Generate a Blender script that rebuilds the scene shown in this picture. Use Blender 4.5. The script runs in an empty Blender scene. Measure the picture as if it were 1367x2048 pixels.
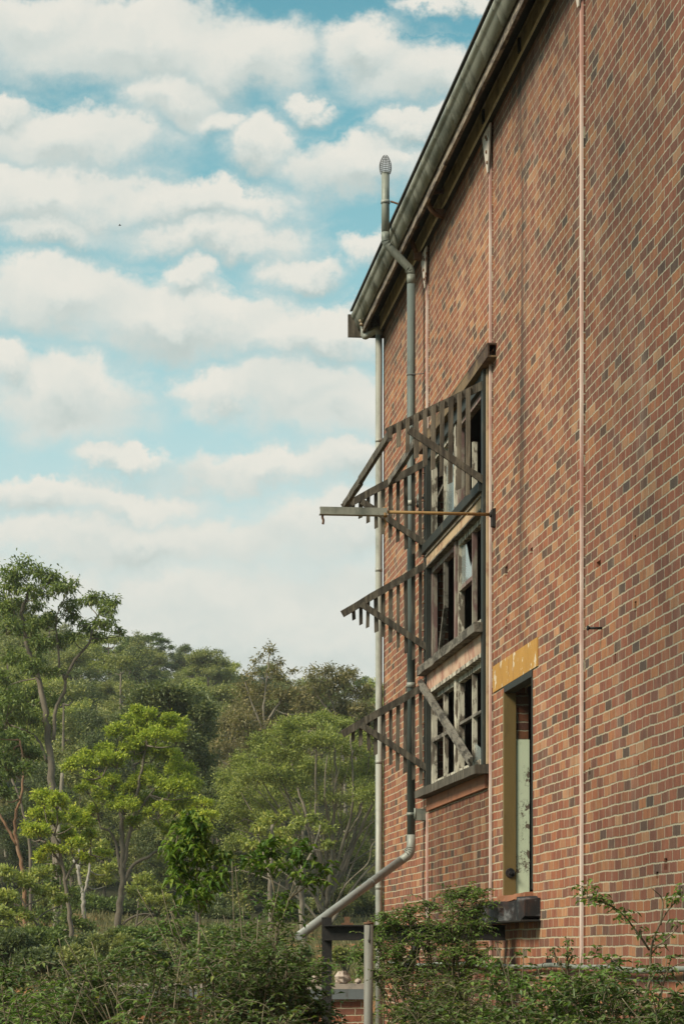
import bpy, math, random
import numpy as np
from mathutils import Vector, Matrix

# ------------------------------------------------------------------ camera, sky, sun
S = bpy.context.scene
F, CX, HY, E = 5094.0, 683.5, 1912.0, 1.9          # focal length / principal column / horizon row of the 1367x2048 photo, eye height
cam_d = bpy.data.cameras.new("camera"); cam = bpy.data.objects.new("camera", cam_d)
S.collection.objects.link(cam); S.camera = cam
cam.location = (0, 0, E); cam.rotation_euler = (math.radians(90), 0, 0)
cam_d.sensor_fit = 'VERTICAL'; cam_d.sensor_height = 36; cam_d.sensor_width = 24
cam_d.lens = F / 2048 * 36; cam_d.shift_y = (HY - 1024) / 2048; cam_d.shift_x = 0
cam_d.clip_start = 0.1; cam_d.clip_end = 6000
SUN_EL, SUN_AZ = math.radians(42), math.radians(236)   # azimuth clockwise from +Y: behind the camera, to the left
S.view_settings.view_transform = 'Standard'; S.view_settings.look = 'None'
S.view_settings.exposure = 0.58; S.view_settings.gamma = 1.0
S.render.resolution_x, S.render.resolution_y = 683, 1024
S.cycles.max_bounces = 6; S.cycles.diffuse_bounces = 3; S.cycles.transparent_max_bounces = 8

sun_d = bpy.data.lights.new("sun", 'SUN'); sun = bpy.data.objects.new("sun", sun_d)
S.collection.objects.link(sun)
sun_d.energy = 3.7; sun_d.angle = math.radians(18); sun_d.color = (1.0, 0.90, 0.74)
sd = Vector((math.sin(SUN_AZ) * math.cos(SUN_EL), math.cos(SUN_AZ) * math.cos(SUN_EL), math.sin(SUN_EL)))
sun.rotation_euler = sd.to_track_quat('Z', 'Y').to_euler()
sun.location = sd * 60

class NT:
    """tiny node-tree helper"""
    def __init__(s, tree): s.t = tree; s.N = tree.nodes; s.L = tree.links
    def n(s, typ, **kw):
        o = s.N.new(typ)
        for k, v in kw.items(): setattr(o, k, v)
        return o
    def put(s, sock, v):
        if hasattr(v, 'is_output') or isinstance(v, bpy.types.NodeSocket): s.L.new(v, sock)
        else:
            if isinstance(v, (tuple, list)) and len(v) == 3 and sock.type == 'RGBA': v = (*v, 1)
            sock.default_value = v
    def math(s, op, a, b=0.0, c=None, clamp=False):
        o = s.n('ShaderNodeMath', operation=op, use_clamp=clamp)
        s.put(o.inputs[0], a); s.put(o.inputs[1], b)
        if c is not None: s.put(o.inputs[2], c)
        return o.outputs[0]
    def vm(s, op, a, b=None, c=None):
        o = s.n('ShaderNodeVectorMath', operation=op)
        s.put(o.inputs[0], a)
        if b is not None:
            if op == 'SCALE': s.put(o.inputs[3], b)
            else: s.put(o.inputs[1], b)
        if c is not None: s.put(o.inputs[2], c)
        return o.outputs['Value'] if op in ('LENGTH', 'DOT_PRODUCT', 'DISTANCE') else o.outputs[0]
    def noise(s, vec, scale, detail=4, rough=0.6, dist=0.0, out='Fac'):
        o = s.n('ShaderNodeTexNoise'); s.put(o.inputs['Vector'], vec)
        o.inputs['Scale'].default_value = scale; o.inputs['Detail'].default_value = detail
        o.inputs['Roughness'].default_value = rough; o.inputs['Distortion'].default_value = dist
        return o.outputs[out]
    def ramp(s, fac, stops, interp='LINEAR'):
        o = s.n('ShaderNodeValToRGB'); s.put(o.inputs[0], fac); cr = o.color_ramp; cr.interpolation = interp
        while len(cr.elements) < len(stops): cr.elements.new(0.5)
        for e, (p, c) in zip(cr.elements, stops):
            e.position = p; e.color = (*c, 1) if len(c) == 3 else c
        return o.outputs[0]
    def mix(s, fac, a, b, blend='MIX'):
        o = s.n('ShaderNodeMix', data_type='RGBA', blend_type=blend)
        s.put(o.inputs[0], fac); s.put(o.inputs[6], a); s.put(o.inputs[7], b)
        return o.outputs[2]
    def mapr(s, v, a, b, c=0.0, d=1.0, smooth=True):
        o = s.n('ShaderNodeMapRange', clamp=True)
        if smooth: o.interpolation_type = 'SMOOTHSTEP'
        s.put(o.inputs[0], v); o.inputs[1].default_value = a; o.inputs[2].default_value = b
        o.inputs[3].default_value = c; o.inputs[4].default_value = d
        return o.outputs[0]

def build_world():
    w = bpy.data.worlds.new("World"); S.world = w; w.use_nodes = True
    T = NT(w.node_tree); T.N.clear()
    out = T.n('ShaderNodeOutputWorld'); bg = T.n('ShaderNodeBackground'); bg.inputs[1].default_value = 0.1
    T.L.new(bg.outputs[0], out.inputs[0])
    sky = T.n('ShaderNodeTexSky', sky_type='NISHITA'); sky.sun_disc = False
    sky.sun_elevation = SUN_EL; sky.sun_rotation = SUN_AZ
    sky.air_density = 1.0; sky.dust_density = 1.2; sky.ozone_density = 1.0
    tc = T.n('ShaderNodeTexCoord'); sx = T.n('ShaderNodeSeparateXYZ'); T.L.new(tc.outputs['Generated'], sx.inputs[0])
    yy = T.math('MAXIMUM', T.math('ABSOLUTE', sx.outputs[1]), 0.12)
    a = T.math('DIVIDE', sx.outputs[0], yy); b = T.math('DIVIDE', sx.outputs[2], yy)
    cb = T.n('ShaderNodeCombineXYZ'); T.L.new(a, cb.inputs[0]); T.L.new(b, cb.inputs[1])
    p = cb.outputs[0]
    # two scales of warp make the cauliflower edges
    w1 = T.vm('SCALE', T.vm('SUBTRACT', T.noise(p, 22, 3, 0.5, out='Color'), (0.5, 0.5, 0.5)), 0.030)
    w2 = T.vm('SCALE', T.vm('SUBTRACT', T.noise(p, 85, 7, 0.66, out='Color'), (0.5, 0.5, 0.5)), 0.018)
    q = T.vm('ADD', T.vm('ADD', p, w1), w2)
    blobs = [(250, 85, 290, 75), (480, 110, 170, 70), (40, 40, 170, 60), (340, 195, 110, 60), (425, 245, 70, 32), (620, 208, 46, 30),
             (740, 95, 95, 62), (860, 150, 150, 62), (930, 0, 120, 22), (110, 290, 215, 62), (20, 225, 60, 46), (90, 400, 260, 66), (110, 470, 110, 36),
             (530, 292, 82, 50), (720, 335, 150, 55), (840, 262, 100, 34), (400, 410, 210, 42), (430, 475, 190, 42),
             (590, 535, 90, 34), (780, 510, 90, 30), (130, 600, 190, 66), (350, 640, 260, 62), (390, 560, 55, 32), (620, 665, 190, 48),
             (130, 800, 150, 72), (20, 740, 60, 44), (420, 775, 90, 40), (590, 780, 160, 66), (680, 810, 180, 60), (240, 910, 95, 24),
             (90, 985, 180, 36), (260, 1000, 150, 36), (520, 935, 180, 40), (700, 930, 150, 44),
             (300, 1075, 420, 46), (760, 1060, 300, 60), (350, 1280, 1300, 165)]
    def field(vec, sub=1):
        d = None
        for (bx, by, rx, ry) in blobs:
            sa, sb = F / (rx * 1.10), F / (ry * 1.16)
            a0, b0 = (bx - CX) / F, (HY - by) / F
            l = T.vm('LENGTH', T.vm('MULTIPLY_ADD', vec, (sa, sb, 0), (-a0 * sa, -b0 * sb, 0)))
            d = l if d is None else T.math('SMOOTH_MIN', d, l, 0.25)
        return d
    d = field(q); d_up = field(T.vm('ADD', q, (-0.001, 0.0055, 0)))
    # outside the photographed strip the sky is filled with the same kind of cloud
    nz = T.noise(T.vm('MULTIPLY', q, (9, 18, 1)), 1.0, 5, 0.55)
    gen = T.mapr(nz, 0.40, 0.62, 1.5, 0.4)
    inside = T.math('MULTIPLY', T.mapr(T.math('ABSOLUTE', T.math('ADD', a, 0.05)), 0.125, 0.18, 1, 0),
                    T.math('MULTIPLY', T.mapr(b, 0.40, 0.46, 1, 0), T.math('GREATER_THAN', sx.outputs[1], 0.0)))
    mx = T.n('ShaderNodeMix', data_type='FLOAT'); T.L.new(inside, mx.inputs[0]); T.L.new(gen, mx.inputs[2]); T.L.new(d, mx.inputs[3])
    dd = mx.outputs[0]
    fine = T.noise(T.vm('MULTIPLY', p, (1, 1.5, 1)), 60, 8, 0.62)
    dd = T.math('ADD', dd, T.math('MULTIPLY', T.math('SUBTRACT', fine, 0.5), 0.75))
    slope0 = T.math('SUBTRACT', d_up, d)
    soft = T.mapr(dd, 1.50, 0.45); crisp = T.mapr(dd, 1.22, 0.66)
    mask = T.math('ADD', T.math('MULTIPLY', crisp, T.mapr(slope0, -0.05, 0.12)), T.math('MULTIPLY', soft, T.mapr(slope0, 0.12, -0.05)), clamp=True)
    # relief: the crown of each billow is brighter than its underside
    pl = T.vm('MULTIPLY', q, (1, 1.6, 1))
    n0 = T.noise(pl, 24, 4, 0.5); n1 = T.noise(T.vm('ADD', pl, (0.002, 0.015, 0)), 24, 4, 0.5)
    fade = T.mapr(b, 0.10, 0.26, 0.25, 1.0, smooth=False)
    slope = T.math('MULTIPLY', T.math('MULTIPLY', T.math('SUBTRACT', d_up, d), 0.9), fade)
    rel = T.math('ADD', T.math('ADD', T.math('MULTIPLY', T.math('SUBTRACT', n0, n1), 0.9), slope), 0.62, clamp=True)
    core = T.mapr(dd, 0.75, 0.1, 0.0, 0.10)
    lum = T.math('SUBTRACT', rel, core, clamp=True)
    cloud = T.ramp(lum, [(0.0, (3.35, 3.85, 3.7)), (0.45, (4.55, 4.8, 4.5)), (1.0, (5.7, 5.5, 4.95))])
    cloud_s = cloud
    tint = T.mix(1.0, sky.outputs[0], (0.33, 0.86, 0.73), 'MULTIPLY')
    whit = T.mapr(b, 0.40, 0.15, 0.12, 0.90, smooth=False)
    base = T.mix(whit, tint, T.ramp(T.mapr(b, 0.34, 0.12, 0, 1, smooth=False), [(0, (2.3, 4.5, 4.75)), (0.6, (3.8, 5.2, 5.25)), (1, (5.0, 5.3, 5.05))]))
    col = T.mix(T.math('MULTIPLY', mask, 0.96), base, cloud_s)
    T.L.new(col, bg.inputs[0])
build_world()

# ------------------------------------------------------------------ frames and mesh helpers
COL = S.collection
def img(px, py, Y): return Vector(((px - CX) * Y / F, Y, E + (HY - py) * Y / F))
C0 = Vector((4.39 - 0.11062 * 34.6, 34.6, 0.0))
DU = Vector((0.11062, -1, 0)).normalized(); NV = Vector((DU.y, -DU.x, 0))       # along the wall towards us, outward normal
ROT = math.atan2(DU.y, DU.x)
def B(u, v, z): return C0 + DU * u + NV * v + Vector((0, 0, E + z))              # wall frame: z counts from eye height
def u_at(px): return (34.6 - 22363 / (px - 120)) / 0.99394

def tag(o, label=None, cat=None, group=None, kind=None):
    if label: o['label'] = label
    if cat: o['category'] = cat
    if group: o['group'] = group
    if kind: o['kind'] = kind
    return o
def thing(name, label, cat, loc, rotz=0.0, group=None):
    o = bpy.data.objects.new(name, None); COL.objects.link(o)
    o.empty_display_size = 0.2; o.location = loc; o.rotation_euler = (0, 0, rotz)
    o['_w'] = 1; del o['_w']
    return tag(o, label, cat, group)
def wmat(o):
    m = Matrix.Translation(o.location) @ o.rotation_euler.to_matrix().to_4x4() @ Matrix.Diagonal((*o.scale, 1))
    return wmat(o.parent) @ m if o.parent else m
def link(name, me, mat, parent=None):
    o = bpy.data.objects.new(name, me); COL.objects.link(o)
    if mat is not None:
        for m in (mat if isinstance(mat, (list, tuple)) else [mat]): me.materials.append(m)
    if parent: o.parent = parent
    return o

class MB:
    def __init__(s): s.v = []; s.f = []; s.sm = []; s.mi = []
    def add(s, vs, fs, smooth=False, mi=0):
        k = len(s.v); s.v += [Vector(x) for x in vs]
        for f in fs: s.f.append([i + k for i in f]); s.sm.append(smooth); s.mi.append(mi)
    def hexa(s, c, mi=0):            # 8 corners: bottom ring then top ring
        s.add(c, [(3, 2, 1, 0), (4, 5, 6, 7), (0, 1, 5, 4), (1, 2, 6, 5), (2, 3, 7, 6), (3, 0, 4, 7)], mi=mi)
    def wbox(s, u0, u1, v0, v1, z0, z1, mi=0):   # box in the wall frame
        s.hexa([B(u0, v0, z0), B(u1, v0, z0), B(u1, v1, z0), B(u0, v1, z0), B(u0, v0, z1), B(u1, v0, z1), B(u1, v1, z1), B(u0, v1, z1)], mi)
    def box(s, x0, x1, y0, y1, z0, z1):
        s.hexa([Vector(c) for c in ((x0, y0, z0), (x1, y0, z0), (x1, y1, z0), (x0, y1, z0), (x0, y0, z1), (x1, y0, z1), (x1, y1, z1), (x0, y1, z1))])
    def beam(s, p0, p1, w, h, up=Vector((0, 0, 1)), segs=1, jit=0.0, rng=random):
        d = (p1 - p0).normalized(); sd_ = d.cross(up).normalized(); uu = sd_.cross(d).normalized()
        rings = []
        for i in range(segs + 1):
            c = p0.lerp(p1, i / segs)
            r = []
            for (a, b) in ((-1, -1), (1, -1), (1, 1), (-1, 1)):
                j = Vector((rng.uniform(-1, 1), rng.uniform(-1, 1), rng.uniform(-1, 1))) * jit
                r.append(c + sd_ * (a * w / 2) + uu * (b * h / 2) + j)
            rings.append(r)
        vs = [x for r in rings for x in r]; fs = [(3, 2, 1, 0), tuple(4 * segs + k for k in range(4))]
        for i in range(segs):
            for k in range(4):
                a, b = 4 * i + k, 4 * i + (k + 1) % 4
                fs.append((a, b, b + 4, a + 4))
        s.add(vs, fs)
    def tube(s, pts, r, n=10, caps=True, smooth=True):
        pts = [Vector(p) for p in pts]; m = len(pts)
        rr = r if isinstance(r, (list, tuple)) else [r] * m
        vs = []; ref = None
        for i, p in enumerate(pts):
            d = ((pts[min(i + 1, m - 1)] - p).normalized() + (p - pts[max(i - 1, 0)]).normalized())
            d = d.normalized() if d.length > 1e-6 else Vector((0, 0, 1))
            if ref is None: ref = Vector((1, 0, 0)) if abs(d.x) < 0.8 else Vector((0, 1, 0))
            x = (ref - d * ref.dot(d)).normalized(); y = d.cross(x); ref = x
            for k in range(n):
                t = 2 * math.pi * k / n
                vs.append(p + (x * math.cos(t) + y * math.sin(t)) * rr[i])
        fs = []
        for i in range(m - 1):
            for k in range(n):
                a, b = i * n + k, i * n + (k + 1) % n
                fs.append((a, b, b + n, a + n))
        s.add(vs, fs, smooth)
        if caps: 
            k = len(s.v) - m * n
            s.f.append([k + i for i in range(n)][::-1]); s.sm.append(False); s.mi.append(0)
            s.f.append([k + (m - 1) * n + i for i in range(n)]); s.sm.append(False); s.mi.append(0)
    def build(s, name, mat, parent=None, pre=None):
        me = bpy.data.meshes.new(name)
        M = wmat(parent).inverted() if parent else Matrix()
        if parent is None and pre is not None: M = pre.inverted()
        me.from_pydata([M @ v for v in s.v], [], s.f)
        me.polygons.foreach_set('use_smooth', s.sm)
        if any(s.mi): me.polygons.foreach_set('material_index', s.mi)
        me.update()
        o = link(name, me, mat, parent)
        if parent is None and pre is not None:
            o.location = pre.translation; o.rotation_euler = pre.to_euler()
        return o

def catmull(pts, k=4):
    pts = [Vector(p) for p in pts]
    if len(pts) < 3: return [pts[0].lerp(pts[1], i / k) for i in range(k + 1)]
    out = []
    P = [pts[0] * 2 - pts[1]] + pts + [pts[-1] * 2 - pts[-2]]
    for i in range(1, len(P) - 2):
        for j in range(k):
            t = j / k
            out.append(0.5 * ((2 * P[i]) + (P[i + 1] - P[i - 1]) * t + (2 * P[i - 1] - 5 * P[i] + 4 * P[i + 1] - P[i + 2]) * t * t
                              + (3 * P[i] - P[i - 1] - 3 * P[i + 1] + P[i + 2]) * t ** 3))
    out.append(pts[-1]); return out

# ------------------------------------------------------------------ materials
def mk(name):
    m = bpy.data.materials.new(name); m.use_nodes = True; T = NT(m.node_tree)
    return m, T, T.N['Principled BSDF'], T.N['Material Output']
def objc(T): return T.n('ShaderNodeTexCoord').outputs['Object']
def bump(T, h, strength, dist):
    o = T.n('ShaderNodeBump'); o.inputs['Strength'].default_value = strength; o.inputs['Distance'].default_value = dist
    T.put(o.inputs['Height'], h); return o.outputs[0]

def brick_mat(name, stain=True, mul=1.0):
    m, T, P, O = mk(name)
    c = objc(T); s = T.n('ShaderNodeSeparateXYZ'); T.L.new(c, s.inputs[0])
    K = 1.0
    U = T.math('SUBTRACT', s.outputs[0], s.outputs[1]); Z = s.outputs[2]
    wob = T.vm('SUBTRACT', T.noise(c, 1.6, 2, 0.5, out='Color'), (0.5, 0.5, 0.5))
    wob2 = T.vm('SUBTRACT', T.noise(c, 26, 3, 0.6, out='Color'), (0.5, 0.5, 0.5))
    cb = T.n('ShaderNodeCombineXYZ'); T.put(cb.inputs[0], T.math('MULTIPLY', U, K)); T.put(cb.inputs[1], Z)
    vec = T.vm('ADD', cb.outputs[0], T.vm('MULTIPLY', wob, (0.03, 0.03, 0)))
    vec = T.vm('ADD', vec, T.vm('MULTIPLY', wob2, (0.024, 0.02, 0)))
    sv0 = T.n('ShaderNodeSeparateXYZ'); T.L.new(vec, sv0.inputs[0])
    wr = T.n('ShaderNodeTexWhiteNoise', noise_dimensions='1D'); T.L.new(T.math('FLOOR', T.math('DIVIDE', sv0.outputs[1], 0.086)), wr.inputs['W'])
    cj = T.n('ShaderNodeCombineXYZ'); T.L.new(T.math('MULTIPLY', T.math('SUBTRACT', wr.outputs['Value'], 0.5), 0.10), cj.inputs[0])
    vec = T.vm('ADD', vec, cj.outputs[0])
    bt = T.n('ShaderNodeTexBrick', offset=0.5, offset_frequency=2, squash=1.0)
    T.L.new(vec, bt.inputs['Vector'])
    for k, v in (('Color1', (0, 0, 0, 1)), ('Color2', (1, 1, 1, 1)), ('Mortar', (0.5, 0.5, 0.5, 1)), ('Scale', 1.0), ('Mortar Size', 0.0082),
                 ('Mortar Smooth', 0.45), ('Bias', 0.0), ('Brick Width', 0.24 * K), ('Row Height', 0.086)):
        bt.inputs[k].default_value = v
    # one random number triple per brick (row and column index hashed)
    sv = T.n('ShaderNodeSeparateXYZ'); T.L.new(vec, sv.inputs[0])
    row = T.math('FLOOR', T.math('DIVIDE', sv.outputs[1], 0.086))
    off = T.math('MULTIPLY', T.math('SUBTRACT', 1.0, T.math('FLOORED_MODULO', row, 2.0)), 0.5)
    colm = T.math('FLOOR', T.math('ADD', T.math('DIVIDE', sv.outputs[0], 0.24 * K), off))
    cid = T.n('ShaderNodeCombineXYZ'); T.L.new(colm, cid.inputs[0]); T.L.new(row, cid.inputs[1])
    wn = T.n('ShaderNodeTexWhiteNoise', noise_dimensions='2D'); T.L.new(cid.outputs[0], wn.inputs['Vector'])
    ws = T.n('ShaderNodeSeparateColor'); T.L.new(wn.outputs['Color'], ws.inputs[0])
    pal = [(0, (.11, .08, .062)), (.05, (.145, .083, .06)), (.12, (.20, .092, .063)), (.30, (.25, .10, .064)), (.52, (.285, .108, .065)), (.70, (.33, .13, .072)), (.86, (.37, .165, .082)), (.96, (.40, .19, .095)), (1.0, (.47, .26, .145))]
    pal = [(p_, tuple(x * mul * w_ for x, w_ in zip(q_, (.92, .86, .84)))) for p_, q_ in pal]
    col = T.ramp(ws.outputs[0], pal)
    col = T.mix(T.math('MULTIPLY', ws.outputs[1], 0.5), col, T.mix(1.0, col, (0.86, 0.98, 1.12), 'MULTIPLY'))
    col = T.mix(T.math('MULTIPLY', ws.outputs[2], 0.45), col, T.mix(1.0, col, (1.18, 1.12, 1.0), 'MULTIPLY'))
    # colour drift inside one brick
    drift = T.noise(T.vm('MULTIPLY', c, (1, 1, 0.35)), 16, 5, 0.7)
    col = T.mix(T.mapr(drift, 0.40, 0.66, 0, 0.6), col, T.mix(1.0, col, (0.60, 0.62, 0.66), 'MULTIPLY'))
    drift2 = T.noise(T.vm('MULTIPLY', c, (1, 1, 0.5)), 9, 4, 0.7)
    col = T.mix(T.mapr(drift2, 0.5, 0.7, 0, 0.5), col, T.mix(1.0, col, (1.3, 1.22, 1.1), 'MULTIPLY'))
    speck = T.noise(c, 120, 3, 0.7)
    col = T.mix(T.mapr(speck, 0.62, 0.75, 0, 0.35), col, (.42, .28, .17))
    big = T.noise(c, 0.45, 5, 0.6)
    col = T.mix(T.mapr(big, 0.42, 0.72, 0, 0.42), col, T.mix(1.0, col, (0.50, 0.55, 0.58), 'MULTIPLY'))
    mort = T.mix(T.noise(c, 7, 5, 0.7), (.28 * mul, .23 * mul, .148 * mul), (.54 * mul, .465 * mul, .33 * mul))
    mdark = T.noise(c, 38, 4, 0.7)
    mort = T.mix(T.mapr(mdark, 0.58, 0.75, 0, 0.6), mort, (.12, .10, .065))
    face = T.mix(bt.outputs['Fac'], col, mort)
    if stain:
        # soot run-down below the eave, lime bloom beside it, a damp panel below the window
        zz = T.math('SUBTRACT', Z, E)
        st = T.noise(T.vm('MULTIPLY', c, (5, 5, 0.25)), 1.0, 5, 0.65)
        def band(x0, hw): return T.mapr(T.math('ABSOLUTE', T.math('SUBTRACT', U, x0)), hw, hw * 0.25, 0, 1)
        soot = T.math('MULTIPLY', T.math('MULTIPLY', band(10.42, 0.34), T.mapr(zz, 1.9, 4.4)), T.mapr(st, 0.36, 0.58))
        face = T.mix(T.math('MULTIPLY', soot, 0.72), face, (.045, .036, .03))
        soot2 = T.math('MULTIPLY', T.math('MULTIPLY', band(9.55, 0.5), T.mapr(zz, 5.6, 7.6)), T.mapr(st, 0.42, 0.62))
        face = T.mix(T.math('MULTIPLY', soot2, 0.5), face, (.07, .05, .04))
        lime = T.math('MULTIPLY', T.math('MULTIPLY', band(11.0, 0.8), T.mapr(zz, 4.5, 6.6)), T.mapr(T.noise(T.vm('MULTIPLY', c, (2.5, 2.5, 0.7)), 1.6, 6, 0.7), 0.46, 0.66))
        face = T.mix(T.math('MULTIPLY', lime, 0.34), face, (.42, .27, .20))
        damp = T.math('MULTIPLY', T.math('MULTIPLY', T.mapr(T.math('ABSOLUTE', T.math('SUBTRACT', U, 6.5)), 2.4, 1.9), T.mapr(zz, 1.95, 1.6)), T.mapr(st, 0.3, 0.55, 0.25, 0.8))
        face = T.mix(damp, face, T.mix(1.0, face, (0.40, 0.40, 0.38), 'MULTIPLY'))
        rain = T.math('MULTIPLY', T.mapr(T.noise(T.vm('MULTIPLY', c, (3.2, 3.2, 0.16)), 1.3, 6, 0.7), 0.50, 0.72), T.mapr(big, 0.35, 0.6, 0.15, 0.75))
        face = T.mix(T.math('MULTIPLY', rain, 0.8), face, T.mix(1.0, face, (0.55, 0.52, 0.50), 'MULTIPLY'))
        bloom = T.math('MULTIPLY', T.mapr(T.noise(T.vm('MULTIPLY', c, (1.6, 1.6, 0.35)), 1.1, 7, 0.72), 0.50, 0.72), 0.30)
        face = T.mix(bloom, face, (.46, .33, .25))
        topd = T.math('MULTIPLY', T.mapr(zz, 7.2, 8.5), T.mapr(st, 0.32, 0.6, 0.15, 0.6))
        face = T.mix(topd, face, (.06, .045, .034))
        # cool weathered brick plus painted-in vignette darkening, near end, high on the wall
        age_vignette = T.math('MULTIPLY', T.mapr(T.math('ADD', U, T.math('MULTIPLY', zz, 0.45)), 12.0, 18.5, 0.0, 1.0), T.mapr(big, 0.3, 0.62, 0.6, 1.0))
        face = T.mix(T.math('MULTIPLY', age_vignette, 0.9), face, T.mix(1.0, face, (0.46, 0.54, 0.60), 'MULTIPLY'))
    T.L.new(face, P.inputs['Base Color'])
    P.inputs['Roughness'].default_value = 0.9; P.inputs['Specular IOR Level'].default_value = 0.2
    h = T.math('ADD', T.math('MULTIPLY', T.math('SUBTRACT', 1.0, bt.outputs['Fac']), 1.0), T.math('MULTIPLY', T.noise(c, 45, 5, 0.7), 0.55))
    T.L.new(bump(T, h, 0.55, 0.012), P.inputs['Normal'])
    return m

def paint_mat(name, base, under=None, scale=6, amt=(0.5, 0.66), rough=0.6, stretch=(1, 1, 0.4), dirt=(0.05, 0.045, 0.035), dirt_amt=0.5, metal=0.0, bmp=0.3, seed=0.0):
    m, T, P, O = mk(name)
    c = T.vm('ADD', objc(T), (seed, seed * 1.7, seed * 0.6)); cs = T.vm('MULTIPLY', c, stretch)
    n1 = T.noise(cs, scale, 6, 0.68)
    var = T.mix(T.noise(cs, scale * 0.35, 4, 0.6), tuple(x * 0.78 for x in base), tuple(min(1, x * 1.15) for x in base))
    col = var
    if under is not None:
        edge = T.mapr(n1, amt[0], amt[1])
        col = T.mix(edge, var, under)
    dn = T.noise(T.vm('MULTIPLY', c, (2.2, 2.2, 0.6)), scale * 0.6, 6, 0.7)
    col = T.mix(T.mapr(dn, 0.46, 0.74, 0, dirt_amt), col, dirt)
    T.L.new(col, P.inputs['Base Color']); P.inputs['Roughness'].default_value = rough; P.inputs['Metallic'].default_value = metal
    P.inputs['Specular IOR Level'].default_value = 0.3
    T.L.new(bump(T, T.noise(cs, scale * 5, 4, 0.7), bmp, 0.004), P.inputs['Normal'])
    return m

def leaf_mat(name, stops, trans=0.25, rough=0.55, tcol=1.5, spec=0.3):
    m, T, P, O = mk(name)
    g = T.n('ShaderNodeNewGeometry'); oi = T.n('ShaderNodeObjectInfo')
    r = T.math('ADD', T.math('MULTIPLY', g.outputs['Random Per Island'], 0.8), T.math('MULTIPLY', oi.outputs['Random'], 0.2))
    col = T.ramp(r, stops)
    T.L.new(col, P.inputs['Base Color']); P.inputs['Roughness'].default_value = rough; P.inputs['Specular IOR Level'].default_value = spec
    tr = T.n('ShaderNodeBsdfTranslucent'); T.L.new(T.mix(1.0, col, (tcol, tcol * 1.1, tcol * 0.6), 'MULTIPLY'), tr.inputs[0])
    mx = T.n('ShaderNodeMixShader'); mx.inputs[0].default_value = trans
    T.L.new(P.outputs[0], mx.inputs[1]); T.L.new(tr.outputs[0], mx.inputs[2]); T.L.new(mx.outputs[0], O.inputs[0])
    return m

M = {}
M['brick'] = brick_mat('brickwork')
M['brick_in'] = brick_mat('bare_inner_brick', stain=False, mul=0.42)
M['pink'] = paint_mat('pink_oxide_paint', (.50, .27, .215), (.62, .49, .42), 2.2, (0.38, 0.60), stretch=(1, 1, 0.3), dirt_amt=0.7, dirt=(.22, .08, .06))
M['gusset'] = paint_mat('pale_rusting_paint', (.52, .45, .38), (.20, .075, .04), 7, (0.56, 0.64), stretch=(1, 1, 1), dirt_amt=0.4)
M['zinc'] = paint_mat('weathered_zinc', (.235, .245, .205), (.11, .125, .11), 5, (0.46, 0.68), rough=0.55, dirt=(.06, .065, .055), dirt_amt=0.55, metal=0.15)
M['gutter'] = paint_mat('stained_gutter', (.27, .275, .23), (.13, .14, .118), 2.5, (0.44, 0.64), rough=0.45, stretch=(0.5, 1, 1), dirt=(.035, .036, .03), dirt_amt=0.7, metal=0.1)
M['zinc_pale'] = paint_mat('pale_galvanised_pipe', (.31, .31, .27), (.18, .185, .16), 4, (0.45, 0.7), rough=0.5, dirt=(.12, .12, .09), dirt_amt=0.5, metal=0.1)
M['zinc_rust'] = paint_mat('galvanised_pipe_with_rust', (.26, .27, .25), (.20, .07, .03), 5, (0.62, 0.67), rough=0.5, stretch=(1, 1, 1), dirt=(.11, .10, .08), dirt_amt=0.6, metal=0.1)
M['teal_pipe'] = paint_mat('dull_green_grey_pipe', (.105, .125, .115), (.18, .19, .17), 6, (0.6, 0.72), rough=0.55, dirt=(.035, .04, .038), dirt_amt=0.6)
M['timber'] = paint_mat('weathered_dark_timber', (.060, .050, .038), (.15, .128, .096), 9, (0.42, 0.66), rough=0.85, stretch=(2.4, 2.4, 0.3), dirt=(.018, .017, .016), dirt_amt=0.7, bmp=0.7)
M['timber_pale'] = paint_mat('sun_bleached_timber', (.12, .10, .075), (.21, .18, .135), 8, (0.42, 0.66), rough=0.85, stretch=(2.6, 2.6, 0.3), dirt=(.03, .027, .022), dirt_amt=0.7, bmp=0.7)
M['timber_grey'] = paint_mat('silvered_timber', (.18, .16, .13), (.055, .047, .037), 7, (0.46, 0.60), rough=0.85, stretch=(0.5, 1.6, 1.6), dirt=(.025, .022, .019), dirt_amt=0.8, bmp=0.8)
M['black'] = paint_mat('black_green_paint', (.024, .027, .024), (.07, .062, .048), 8, (0.58, 0.7), rough=0.6, dirt=(.07, .06, .04), dirt_amt=0.3)
M['char'] = paint_mat('charred_timber', (.013, .013, .014), (.11, .11, .11), 5, (0.5, 0.62), rough=0.75, stretch=(1, 1, 1), dirt=(.14, .055, .03), dirt_amt=0.35, bmp=0.8)
M['white'] = paint_mat('flaking_white_paint', (.52, .48, .385), (.13, .105, .08), 11, (0.47, 0.54), rough=0.7, stretch=(1, 1, 0.35), dirt_amt=0.45, bmp=0.6)
M['maroon'] = paint_mat('flaking_maroon_paint', (.17, .10, .09), (.27, .24, .19), 7, (0.46, 0.60), rough=0.7, stretch=(1, 1, 0.35), dirt_amt=0.45, bmp=0.6)
M['cream'] = paint_mat('stained_cream_board', (.46, .33, .20), (.30, .16, .10), 5, (0.5, 0.66), rough=0.75, stretch=(0.5, 1, 1), dirt_amt=0.45, bmp=0.5)
M['apron'] = paint_mat('peeling_pink_board', (.50, .34, .24), (.34, .17, .12), 6, (0.46, 0.6), rough=0.75, stretch=(0.8, 1, 0.5), dirt_amt=0.35, bmp=0.5)
M['apron_o'] = paint_mat('orange_brown_board', (.30, .125, .065), (.20, .085, .05), 5, (0.5, 0.66), rough=0.75, stretch=(0.8, 1, 1), dirt_amt=0.4)
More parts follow.
